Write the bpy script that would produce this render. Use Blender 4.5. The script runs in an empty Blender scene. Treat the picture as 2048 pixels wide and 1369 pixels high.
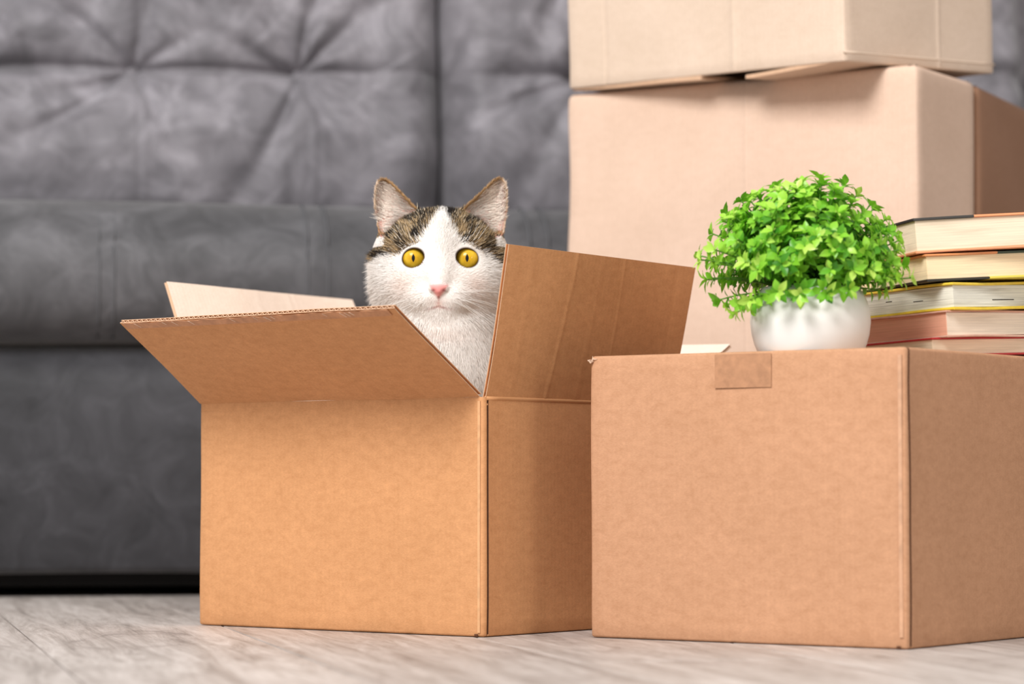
import bpy, bmesh, math, random
import numpy as np
from mathutils import Vector, Matrix, noise

random.seed(7)
rng = np.random.default_rng(7)
S = bpy.context.scene
C = S.collection

# ------------------------------------------------------------------ camera
F = 100.0 / 36.0 * 2048
PITCH = math.atan(275.5 / F)
CAMZ = 0.14
cam_d = bpy.data.cameras.new('camera')
cam = bpy.data.objects.new('camera', cam_d)
C.objects.link(cam)
cam_d.lens = 100
cam_d.sensor_width = 36
cam_d.clip_start = 0.05
cam_d.clip_end = 60
cam.location = (0, 0, CAMZ)
cam.rotation_euler = (math.pi / 2 + PITCH, 0, 0)
cam_d.dof.use_dof = True
cam_d.dof.focus_distance = 2.60
cam_d.dof.aperture_fstop = 4.6
S.camera = cam

# ------------------------------------------------------------------ light
world = bpy.data.worlds.new('world')
S.world = world
world.use_nodes = True
wb = world.node_tree.nodes['Background']
wb.inputs[0].default_value = (1.0, 0.97, 0.95, 1)
wb.inputs[1].default_value = 0.5


def area(name, loc, target, size, power, col=(1, 1, 1), size_y=None):
    l = bpy.data.lights.new(name, 'AREA')
    l.energy = power
    l.color = col
    l.size = size
    if size_y:
        l.shape = 'RECTANGLE'
        l.size_y = size_y
    o = bpy.data.objects.new(name, l)
    C.objects.link(o)
    o.location = loc
    o.rotation_euler = (Vector(target) - Vector(loc)).to_track_quat('-Z', 'Y').to_euler()
    return o


area('window_light', (-1.25, -0.05, 2.75), (0.0, 2.95, 0.35), 1.4, 178, (1, 0.985, 0.97))
area('fill_light', (1.65, 0.75, 0.80), (0.0, 2.75, 0.3), 0.5, 8, (1, 0.95, 0.88))  # unseen fill added at right front for eye highlights and right-hand faces
S.view_settings.view_transform = 'Standard'
S.view_settings.look = 'None'
S.view_settings.gamma = 1
S.view_settings.use_curve_mapping = False
S.view_settings.exposure = 0.05


# ------------------------------------------------------------------ helpers
def ray(px, py):
    u = px - 1024.0
    v = 684.5 - py
    return Vector((u, F * math.cos(PITCH) - v * math.sin(PITCH), F * math.sin(PITCH) + v * math.cos(PITCH)))


def W(px, py, D):
    d = ray(px, py)
    return Vector((0, 0, CAMZ)) + d * (D / d.y)


def G(px, py, z=0.0):
    d = ray(px, py)
    return Vector((0, 0, CAMZ)) + d * ((z - CAMZ) / d.z)


def lin(r, g, b):
    f = lambda c: (c / 255 / 12.92) if c / 255 <= 0.04045 else ((c / 255 + 0.055) / 1.055) ** 2.4
    return (f(r), f(g), f(b), 1)


def tag(o, label=None, cat=None, group=None, kind=None):
    if label: o['label'] = label
    if cat: o['category'] = cat
    if group: o['group'] = group
    if kind: o['kind'] = kind
    return o


def empty(name, loc=(0, 0, 0)):
    o = bpy.data.objects.new(name, None)
    o.empty_display_size = 0.02
    C.objects.link(o)
    o.location = loc
    return o


def mesh(name, verts, faces, mat, parent=None, uv=None, smooth=False):
    """verts in WORLD coordinates; parent is an unrotated empty: child gets local coords."""
    off = parent_loc(parent)
    me = bpy.data.meshes.new(name)
    me.from_pydata([(v[0] - off[0], v[1] - off[1], v[2] - off[2]) for v in verts], [], faces)
    me.materials.append(mat)
    if uv is not None:
        l = me.uv_layers.new(name='UVMap')
        for lp in me.loops:
            l.data[lp.index].uv = uv[lp.vertex_index]
    if smooth:
        me.polygons.foreach_set('use_smooth', [True] * len(me.polygons))
    me.update()
    o = bpy.data.objects.new(name, me)
    C.objects.link(o)
    if parent: o.parent = parent
    return o


def parent_loc(p):
    v = Vector((0, 0, 0))
    while p:
        v = v + p.location
        p = p.parent
    return v


class MatB:
    """small node-tree builder"""
    def __init__(self, name):
        self.m = bpy.data.materials.new(name)
        self.m.use_nodes = True
        self.nt = self.m.node_tree
        self.b = self.nt.nodes['Principled BSDF']

    def n(self, t, **kw):
        nd = self.nt.nodes.new(t)
        for k, v in kw.items():
            if k.startswith('i_'):
                nd.inputs[k[2:].replace('_', ' ')].default_value = v
            else:
                setattr(nd, k, v)
        return nd

    def l(self, a, b):
        self.nt.links.new(a, b)

    def noise(self, vec, scale, detail=4, rough=0.6, dist=0.0, sc3=None):
        if sc3:
            mp = self.n('ShaderNodeMapping')
            mp.inputs['Scale'].default_value = sc3
            self.l(vec, mp.inputs[0])
            vec = mp.outputs[0]
        t = self.n('ShaderNodeTexNoise')
        t.inputs['Scale'].default_value = scale
        t.inputs['Detail'].default_value = detail
        t.inputs['Roughness'].default_value = rough
        t.inputs['Distortion'].default_value = dist
        self.l(vec, t.inputs['Vector'])
        return t.outputs['Fac']

    def ramp(self, fac, stops, interp='LINEAR'):
        r = self.n('ShaderNodeValToRGB')
        e = r.color_ramp.elements
        r.color_ramp.interpolation = interp
        e[0].position, e[0].color = stops[0]
        e[1].position, e[1].color = stops[-1]
        for p, c in stops[1:-1]:
            x = e.new(p)
            x.color = c
        self.l(fac, r.inputs[0])
        return r.outputs[0]

    def mix(self, fac, a, b, blend='MIX'):
        m = self.n('ShaderNodeMix', data_type='RGBA', blend_type=blend)
        for s, v in ((0, fac), (6, a), (7, b)):
            if hasattr(v, 'node') or hasattr(v, 'links'):
                self.l(v, m.inputs[s])
            else:
                m.inputs[s].default_value = v
        return m.outputs[2]

    def math(self, op, a, b=0.0, c=0.0):
        m = self.n('ShaderNodeMath', operation=op)
        for s, v in ((0, a), (1, b), (2, c)):
            if hasattr(v, 'links'):
                self.l(v, m.inputs[s])
            else:
                m.inputs[s].default_value = v
        return m.outputs[0]

    def bump(self, h, strength, dist=0.001):
        b = self.n('ShaderNodeBump')
        b.inputs['Strength'].default_value = strength
        b.inputs['Distance'].default_value = dist
        self.l(h, b.inputs['Height'])
        self.l(b.outputs[0], self.b.inputs['Normal'])

    def set(self, **kw):
        for k, v in kw.items():
            self.b.inputs[k.replace('_', ' ')].default_value = v
        return self


def cardboard(name, rgb, contrast=1.0, flute=0.10, pitch=0.0052):
    M = MatB(name)
    uvn = M.n('ShaderNodeUVMap').outputs[0]
    base = lin(*rgb)
    hi = tuple(min(1, c * (1 + 0.13 * contrast)) for c in base[:3]) + (1,)
    lo = (base[0] * (1 - .13 * contrast), base[1] * (1 - .17 * contrast), base[2] * (1 - .22 * contrast), 1)
    n1 = M.noise(uvn, 130, 8, 0.78, 0.3, sc3=(0.6, 1.0, 1.0))
    c1 = M.ramp(n1, [(0.3, lo), (0.52, base), (0.74, hi)])
    n2 = M.noise(uvn, 9, 3, 0.5, 0.5)
    c2 = M.ramp(n2, [(0.3, (0.95, 0.94, 0.925, 1)), (0.7, (1.03, 1.03, 1.035, 1))])
    c = M.mix(1.0, c1, c2, 'MULTIPLY')
    n4 = M.noise(uvn, 900, 3, 0.7, 0, sc3=(0.4, 1.6, 1))
    c3 = M.ramp(n4, [(0.3, (0.9, 0.89, 0.87, 1)), (0.7, (1.07, 1.07, 1.07, 1))])
    c = M.mix(1.0, c, c3, 'MULTIPLY')
    sep = M.n('ShaderNodeSeparateXYZ')
    M.l(uvn, sep.inputs[0])
    w = M.math('SINE', M.math('MULTIPLY', sep.outputs[0], 2 * math.pi / pitch))
    cf = M.ramp(M.math('MULTIPLY_ADD', w, 0.5, 0.5), [(0, (0.988, 0.986, 0.984, 1)), (1, (1.004, 1.004, 1.004, 1))])
    c = M.mix(1.0, c, cf, 'MULTIPLY')
    M.l(c, M.b.inputs['Base Color'])
    h = M.math('MULTIPLY_ADD', w, flute, n4)
    M.bump(M.math('MULTIPLY_ADD', n1, 1.5, h), 0.22, 0.0006)
    M.set(Roughness=0.82)
    M.b.inputs['Specular IOR Level'].default_value = 0.25
    return M.m


def plain(name, rgb, rough=0.6, noise_amt=0.06, scale=60, spec=0.4, bump=0.0):
    M = MatB(name)
    tc = M.n('ShaderNodeTexCoord').outputs['Object']
    b = lin(*rgb)
    f = M.noise(tc, scale, 4, 0.6)
    c = M.ramp(f, [(0.3, tuple(x * (1 - noise_amt * 2) for x in b[:3]) + (1,)), (0.7, tuple(min(1, x * (1 + noise_amt)) for x in b[:3]) + (1,))])
    M.l(c, M.b.inputs['Base Color'])
    M.set(Roughness=rough)
    M.b.inputs['Specular IOR Level'].default_value = spec
    if bump: M.bump(f, bump, 0.002)
    return M.m


# ------------------------------------------------------------------ materials
m_box1 = cardboard('kraft_orange', (208, 153, 107))
m_box1in = cardboard('kraft_inner', (250, 230, 214), 0.4, 0.15)
m_box2 = cardboard('kraft_rose', (196, 149, 116))
m_box3 = cardboard('kraft_pale', (226, 198, 178), 0.4, 0.25, 0.006)  # paler kraft: strong light on the box put into the colour
m_box4 = cardboard('kraft_cream', (224, 203, 184), 0.4, 0.25, 0.006)  # cream set between ochre board and its front washed out by light
m_box5 = cardboard('kraft_shaded', (160, 122, 98), 0.5)  # shade at the tall box's far end put into the brown
m_edge = cardboard('kraft_torn_edge', (216, 180, 150), 0.8, 0.0)
m_medium = plain('fluting_paper', (226, 184, 150), 0.9)
m_tape = plain('packing_tape', (182, 134, 100), 0.38, 0.1, 120, 0.5)
m_gap = plain('dark_slot', (88, 52, 30), 0.9)


def suede(name, rgb):
    M = MatB(name)
    tc = M.n('ShaderNodeTexCoord').outputs['Object']
    b = lin(*rgb)[:3]
    n1 = M.noise(tc, 14, 6, 0.68, 0.8)
    n2 = M.noise(tc, 4, 3, 0.5, 0.4)
    c = M.ramp(n1, [(0.28, tuple(x * 0.55 for x in b) + (1,)), (0.5, b + (1,)), (0.74, tuple(x * 1.75 for x in b) + (1,))])
    c = M.mix(1.0, c, M.ramp(n2, [(0.3, (0.78, 0.78, 0.8, 1)), (0.7, (1.16, 1.14, 1.16, 1))]), 'MULTIPLY')
    M.l(c, M.b.inputs['Base Color'])
    M.set(Roughness=0.62)
    M.b.inputs['Sheen Weight'].default_value = 0.35
    M.b.inputs['Sheen Roughness'].default_value = 0.4
    M.b.inputs['Specular IOR Level'].default_value = 0.35
    M.bump(n1, 0.35, 0.004)
    return M.m


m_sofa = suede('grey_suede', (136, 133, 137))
m_sofa2 = suede('grey_suede_shaded', (84, 84, 86))  # same suede darkened, shade of the seat put into the colour
m_sofa3 = suede('grey_suede_deep_shade', (58, 58, 61))  # darkest copy, shade low on the sofa front put into the colour
m_seam = plain('sofa_thread', (96, 96, 99), 0.7)
m_dark = plain('black_underside', (16, 14, 14), 0.9)


def wood():
    M = MatB('grey_laminate')
    tc = M.n('ShaderNodeTexCoord').outputs['Object']
    oi = M.n('ShaderNodeObjectInfo')
    add = M.n('ShaderNodeVectorMath', operation='ADD')
    M.l(tc, add.inputs[0])
    comb = M.n('ShaderNodeCombineXYZ')
    M.l(M.math('MULTIPLY', oi.outputs['Random'], 37.0), comb.inputs[0])
    M.l(M.math('MULTIPLY', oi.outputs['Random'], 91.0), comb.inputs[1])
    M.l(comb.outputs[0], add.inputs[1])
    v = add.outputs[0]
    g1 = M.noise(v, 42, 9, 0.8, 0.8, sc3=(1.0, 0.07, 1.0))
    g2 = M.noise(v, 8.5, 7, 0.72, 2.2, sc3=(1.0, 0.35, 1.0))
    g3 = M.noise(v, 160, 5, 0.7, 0.3, sc3=(1.0, 0.07, 1.0))
    c = M.ramp(g1, [(0.28, lin(122, 113, 108)), (0.44, lin(182, 174, 168)), (0.58, lin(208, 201, 196)), (0.72, lin(226, 221, 217))])
    c = M.mix(1.0, c, M.ramp(g2, [(0.30, (0.62, 0.59, 0.58, 1)), (0.44, (0.92, 0.90, 0.89, 1)), (0.7, (1.08, 1.08, 1.08, 1))]), 'MULTIPLY')
    c = M.mix(1.0, c, M.ramp(g3, [(0.3, (0.86, 0.85, 0.84, 1)), (0.65, (1.05, 1.05, 1.05, 1))]), 'MULTIPLY')
    t = M.ramp(oi.outputs['Random'], [(0, (0.80, 0.79, 0.785, 1)), (1, (1.08, 1.08, 1.08, 1))])
    c = M.mix(1.0, c, t, 'MULTIPLY')
    M.l(c, M.b.inputs['Base Color'])
    M.set(Roughness=0.48)
    M.bump(g3, 0.2, 0.001)
    return M.m


m_floor = wood()
m_sub = plain('subfloor_dark', (60, 54, 50), 0.9)
m_wall = plain('wall_paint', (205, 202, 200), 0.9, 0.02, 8)

# ------------------------------------------------------------------ floor and walls
floor = mesh('floor', [(-3.2, -1.0, -0.05), (3.2, -1.0, -0.05), (3.2, 5.2, -0.05), (-3.2, 5.2, -0.05),
                       (-3.2, -1.0, -0.009), (3.2, -1.0, -0.009), (3.2, 5.2, -0.009), (-3.2, 5.2, -0.009)],
             [(3, 2, 1, 0), (4, 5, 6, 7), (0, 1, 5, 4), (1, 2, 6, 5), (2, 3, 7, 6), (3, 0, 4, 7)], m_sub)
tag(floor, kind='structure')


def slab_mesh(name, w, l, h, bev, mat):
    bm = bmesh.new()
    bmesh.ops.create_cube(bm, size=1)
    bmesh.ops.scale(bm, vec=(w, l, h), verts=bm.verts)
    bmesh.ops.translate(bm, vec=(0, 0, -h / 2), verts=bm.verts)
    top = [e for e in bm.edges if all(v.co.z > -h / 4 for v in e.verts)]
    bmesh.ops.bevel(bm, geom=top, offset=bev, segments=1, affect='EDGES')
    me = bpy.data.meshes.new(name)
    bm.to_mesh(me)
    bm.free()
    me.materials.append(mat)
    return me


PW, PL = 0.194, 1.25
pang = math.atan2(0.23, 0.973)
pd = Vector((-math.sin(pang), math.cos(pang), 0))
pn = Vector((math.cos(pang), math.sin(pang), 0))
plank_me = slab_mesh('plank', PW - 0.0016, PL - 0.0016, 0.008, 0.0007, m_floor)
offs = {-1: 0.45, 0: 0.76, 1: 0.3, 2: 0.7, 3: 0.1}
for i in range(-14, 18):
    off = offs.get(i, random.random()) * PL
    n0 = 0.165 + PW * (i + 0.5)
    for k in range(-2, 5):
        c = pn * n0 + pd * (k * PL + off + PL / 2)
        if -3.0 < c.x < 3.0 and -0.5 < c.y < 4.8:
            o = bpy.data.objects.new('plank', plank_me)
            C.objects.link(o)
            o.location = (c.x, c.y, random.uniform(-0.0002, 0.0))
            o.rotation_euler = (0, 0, pang)
            o.parent = floor


def wallbox(name, a, b):
    x0, y0, z0 = a
    x1, y1, z1 = b
    o = mesh(name, [(x0, y0, z0), (x1, y0, z0), (x1, y1, z0), (x0, y1, z0), (x0, y0, z1), (x1, y0, z1), (x1, y1, z1), (x0, y1, z1)],
             [(3, 2, 1, 0), (4, 5, 6, 7), (0, 1, 5, 4), (1, 2, 6, 5), (2, 3, 7, 6), (3, 0, 4, 7)], m_wall)
    return tag(o, kind='structure')


wallbox('wall_back', (-3.2, 5.2, -0.05), (3.2, 5.3, 2.6))
wallbox('wall_right', (3.2, -1.0, -0.05), (3.3, 5.3, 2.6))

# ------------------------------------------------------------------ sofa
SA = math.radians(9.5)
SO = Vector((-0.6, 3.36, 0))
ex = Vector((math.cos(SA), math.sin(SA), 0))
ey = Vector((-math.sin(SA), math.cos(SA), 0))


def sl(x, y, z):
    return SO + ex * x + ey * y + Vector((0, 0, z))


def plane_hit(px, py, yl):
    d = ray(px, py)
    o = Vector((0, 0, CAMZ))
    t = (yl - (o - SO).dot(ey)) / d.dot(ey)
    p = o + d * t
    return (p - SO).dot(ex), p.z


sofa = empty('sofa', sl(0.6, 0.3, 0))
tag(sofa, 'grey suede sofa with tufted back cushions filling the background behind the boxes', 'sofa')
XL, XR = -0.75, 1.55


def sweep(name, prof, x0, x1, mat, nx=60, endr=0.0, amp=0.0, parent=sofa, seed=0):
    """closed profile [(y,z)] swept along sofa x, rounded at the ends"""
    n = len(prof)
    cy = sum(p[0] for p in prof) / n
    cz = sum(p[1] for p in prof) / n
    vs, fs = [], []
    for i in range(nx + 1):
        x = x0 + (x1 - x0) * i / nx
        e = min(x - x0, x1 - x)
        k = 1.0
        if endr > 0 and e < endr:
            k = 1 - (1 - math.sqrt(max(0, 1 - (1 - e / endr) ** 2))) * 0.12
        for (y, z) in prof:
            d = amp * noise.noise(Vector((x * 3.1 + seed, y * 4, z * 5)))
            vs.append(sl(x, cy + (y - cy) * k + d, cz + (z - cz) * k + d * 0.5))
    for i in range(nx):
        for j in range(n):
            a, b = i * n + j, i * n + (j + 1) % n
            fs.append((a, b, b + n, a + n))
    fs.append(tuple(range(n))[::-1])
    fs.append(tuple(range(nx * n, nx * n + n)))
    return mesh(name, vs, fs, mat, parent, smooth=True)


def rrect(y0, z0, y1, z1, r, bulge=0.0, k=6):
    """rounded rectangle, front side (y0) bulged; r = (front-bottom, back-bottom, back-top, front-top)"""
    pts = []
    def arc(cy, cz, rr, a0):
        for i in range(k + 1):
            a = math.radians(a0 + 90 * i / k)
            pts.append([cy + rr * math.cos(a), cz + rr * math.sin(a)])
    arc(y0 + r[0], z0 + r[0], r[0], 180)
    arc(y1 - r[1], z0 + r[1], r[1], 270)
    arc(y1 - r[2], z1 - r[2], r[2], 0)
    arc(y0 + r[3], z1 - r[3], r[3], 90)
    n = 8
    a, b = pts[-1], pts[0]
    for i in range(1, n):
        t = i / n
        pts.append([a[0] + (b[0] - a[0]) * t, a[1] + (b[1] - a[1]) * t])
    if bulge:
        zc, hh = (z0 + z1) / 2, (z1 - z0) / 2
        for p in pts:
            if p[0] < y0 + 0.1:
                p[0] -= bulge * max(0, 1 - ((p[1] - zc) / hh) ** 2)
    return pts


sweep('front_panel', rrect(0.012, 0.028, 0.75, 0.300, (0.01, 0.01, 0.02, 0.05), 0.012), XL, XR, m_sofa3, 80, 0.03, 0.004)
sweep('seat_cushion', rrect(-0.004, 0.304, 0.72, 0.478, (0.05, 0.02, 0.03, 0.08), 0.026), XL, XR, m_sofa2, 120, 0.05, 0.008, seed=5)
sweep('backrest_frame', rrect(0.60, 0.10, 0.86, 0.98, (0.01, 0.01, 0.04, 0.04)), XL, XR, m_sofa, 10, 0.03)
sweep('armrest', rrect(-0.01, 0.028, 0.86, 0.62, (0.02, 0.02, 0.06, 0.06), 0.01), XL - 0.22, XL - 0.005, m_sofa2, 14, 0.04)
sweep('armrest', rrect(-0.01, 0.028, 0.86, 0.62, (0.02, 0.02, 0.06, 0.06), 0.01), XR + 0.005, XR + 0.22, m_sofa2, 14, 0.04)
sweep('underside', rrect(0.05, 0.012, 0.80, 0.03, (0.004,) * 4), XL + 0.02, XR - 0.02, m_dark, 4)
for x in (XL - 0.1, XR + 0.1, 0.4):
    for y in (0.14, 0.74):
        bm = bmesh.new()
        bmesh.ops.create_cone(bm, cap_ends=True, segments=14, radius1=0.018, radius2=0.026, depth=0.03)
        me = bpy.data.meshes.new('leg'); bm.to_mesh(me); bm.free(); me.materials.append(m_dark)
        o = bpy.data.objects.new('leg', me); C.objects.link(o); o.parent = sofa
        o.location = sl(x, y, 0.015) - sofa.location


def tube(name, pts, r, mat, parent, k=6, taper=None):
    vs, fs = [], []
    n = len(pts)
    for i, p in enumerate(pts):
        a = pts[max(0, i - 1)]
        b = pts[min(n - 1, i + 1)]
        t = (b - a).normalized()
        up = Vector((0, 0, 1)) if abs(t.z) < 0.9 else Vector((0, 1, 0))
        s = t.cross(up).normalized()
        u = s.cross(t)
        rr = r * (taper(i / (n - 1)) if taper else 1)
        for j in range(k):
            q = 2 * math.pi * j / k
            vs.append(p + s * (math.cos(q) * rr) + u * (math.sin(q) * rr))
    for i in range(n - 1):
        for j in range(k):
            a, b = i * k + j, i * k + (j + 1) % k
            fs.append((a, b, b + k, a + k))
    fs.append(tuple(range(k))[::-1])
    fs.append(tuple(range((n - 1) * k, n * k)))
    return mesh(name, vs, fs, mat, parent, smooth=True)


# double seams running down over the front of the seat
for pxs in ((198, 228), (612, 652), (1055, 1092), (1640, 1680)):
    for q in pxs:
        xs, _ = plane_hit(q, 450, 0.0)
        pts = []
        for i in range(14):
            t = i / 13
            z = 0.4775 - 0.168 * t ** 1.5
            zc, hh = 0.391, 0.087
            y = -0.004 - 0.026 * max(0, 1 - ((z - zc) / hh) ** 2)
            if z > 0.398:
                y += 0.08 - math.sqrt(max(0, 0.08 ** 2 - (z - 0.398) ** 2))
            if z < 0.354:
                y += 0.05 - math.sqrt(max(0, 0.05 ** 2 - (0.354 - z) ** 2))
            y += 0.008 * noise.noise(Vector((xs * 3.1 + 5, y * 4, z * 5)))
            pts.append(sl(xs, y - 0.0002, z))
        tube('seam', pts, 0.0016, m_seam, sofa)

# tufted back cushions
YB = 0.46
b1x, bz = plane_hit(270, 128, YB)
b2x, bz2 = plane_hit(607, 142, YB)
gapx, _ = plane_hit(896, 200, YB)
sp = b2x - b1x
e2 = gapx - b2x
print('tuft', b1x, b2x, bz, bz2, gapx)


def smooth(t):
    t = min(1, max(0, t))
    return t * t * (3 - 2 * t)


def back_cushion(xa, xb, seed, btns):
    rr = random.Random(seed)
    rows = [bz, bz + 0.235]
    folds = []
    for bx in btns:
        for bzz in rows:
            L = []
            for k in range(9):
                a = (k + rr.uniform(-0.4, 0.4)) / 9 * 2 * math.pi
                L.append((a, rr.uniform(0.010, 0.026), rr.uniform(0.12, 0.28), rr.uniform(0.10, 0.22), rr.uniform(-2.2, 2.2)))
            folds.append((bx, bzz, L))
    z0, z1 = 0.455, 0.965
    nx, nz = 230, 170
    vs, fs = [], []
    for j in range(nz + 1):
        z = z0 + (z1 - z0) * j / nz
        for i in range(nx + 1):
            x = xa + (xb - xa) * i / nx
            ez = min(z - z0, z1 - z)
            exx = min(x - xa, xb - x)
            sh = (1 - (1 - min(1, exx / 0.06)) ** 2.4) * 0.085 if exx < 0.06 else 0.085
            sv = (1 - (1 - min(1, ez / 0.07)) ** 2.4) if ez < 0.07 else 1.0
            h = sh * sv + 0.02 * math.sin(math.pi * (x - xa) / (xb - xa))
            if z < rows[0]: h += 0.030 * math.sin(math.pi * ((rows[0] - z) / (rows[0] - z0)) ** 0.8) - 0.03 * ((rows[0] - z) / (rows[0] - z0)) ** 2
            # pillow shape between tuck rows
            for k, r0 in enumerate(rows):
                dz = z - r0
                w = 0.016 * math.exp(-abs(dz) / 0.035) * smooth((x - xa) / 0.16) * smooth((xb - x) / 0.16)
                h -= w
                h -= 0.010 * math.exp(-((dz) / 0.006) ** 2) * smooth((x - btns[0] + 0.04) / 0.04) * smooth((btns[-1] + 0.02 - x) / 0.04)
                if -0.03 < dz < 0.09: h += 0.010 * math.sin(math.pi * (dz + 0.03) / 0.12)
            for bx, bzz, L in folds:
                dx, dz = x - bx, z - bzz
                r = math.hypot(dx, dz)
                h -= 0.034 * math.exp(-(r / 0.030)) + 0.018 * math.exp(-(r / 0.09))
                if r < 0.26:
                    for (a, amp, wdt, ln, curl) in L:
                        da = (math.atan2(dz, dx) - a - curl * r + math.pi * 5) % (2 * math.pi) - math.pi
                        s = da / (wdt * (0.55 + 0.02 / (r + 0.02)))
                        if abs(s) < 3:
                            h -= 1.6 * amp * math.exp(-s * s) * (r / 0.02) / (1 + r / 0.02) * math.exp(-(r / ln) ** 2) * 0.75
            h += 0.007 * noise.noise(Vector((x * 9 + seed, z * 9, 1.3))) + 0.003 * noise.noise(Vector((x * 30, z * 30, seed)))
            for bx in btns:
                h -= 0.0025 * math.exp(-((x - bx - 0.008) / 0.002) ** 2) + 0.0025 * math.exp(-((x - bx - 0.024) / 0.002) ** 2)
            vs.append(sl(x, YB + 0.10 - h, z))
    for j in range(nz):
        for i in range(nx):
            a = j * (nx + 1) + i
            fs.append((a, a + 1, a + nx + 2, a + nx + 1))
    # back side
    n0 = len(vs)
    rim = [i for i in range(nx + 1)] + [j * (nx + 1) + nx for j in range(1, nz + 1)] + \
          [nz * (nx + 1) + i for i in range(nx - 1, -1, -1)] + [j * (nx + 1) for j in range(nz - 1, 0, -1)]
    for r_ in rim:
        p = vs[r_]
        vs.append(p + ey * 0.04)
    m = len(rim)
    for k in range(m):
        fs.append((rim[k], n0 + k, n0 + (k + 1) % m, rim[(k + 1) % m]))
    fs.append(tuple(n0 + k for k in range(m)))
    c = mesh('back_cushion', vs, fs, m_sofa, sofa, smooth=True)
    return c


def button(x, z):
    bm = bmesh.new()
    bmesh.ops.create_uvsphere(bm, u_segments=14, v_segments=8, radius=0.009)
    bmesh.ops.scale(bm, vec=(1, 0.45, 1), verts=bm.verts)
    me = bpy.data.meshes.new('button'); bm.to_mesh(me); bm.free(); me.materials.append(m_sofa)
    me.polygons.foreach_set('use_smooth', [True] * len(me.polygons))
    o = bpy.data.objects.new('button', me); C.objects.link(o); o.parent = sofa
    o.rotation_euler = (0, 0, SA)
    o.location = sl(x, YB + 0.10 - 0.035, z) - sofa.location


W1 = 2 * e2 + 2 * sp
for (xa, sd) in ((gapx - W1 - 0.004 - W1, 31), (gapx - W1 - 0.002, 11), (gapx + 0.002, 23), (gapx + W1 + 0.006, 41)):
    if xa > XR - 0.2 or xa + W1 < XL + 0.2: continue
    bt = [xa + e2, xa + e2 + sp, xa + e2 + 2 * sp]
    back_cushion(xa, xa + W1, sd, bt)
    for x in bt:
        for z in (bz, bz + 0.235): button(x, z)

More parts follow.
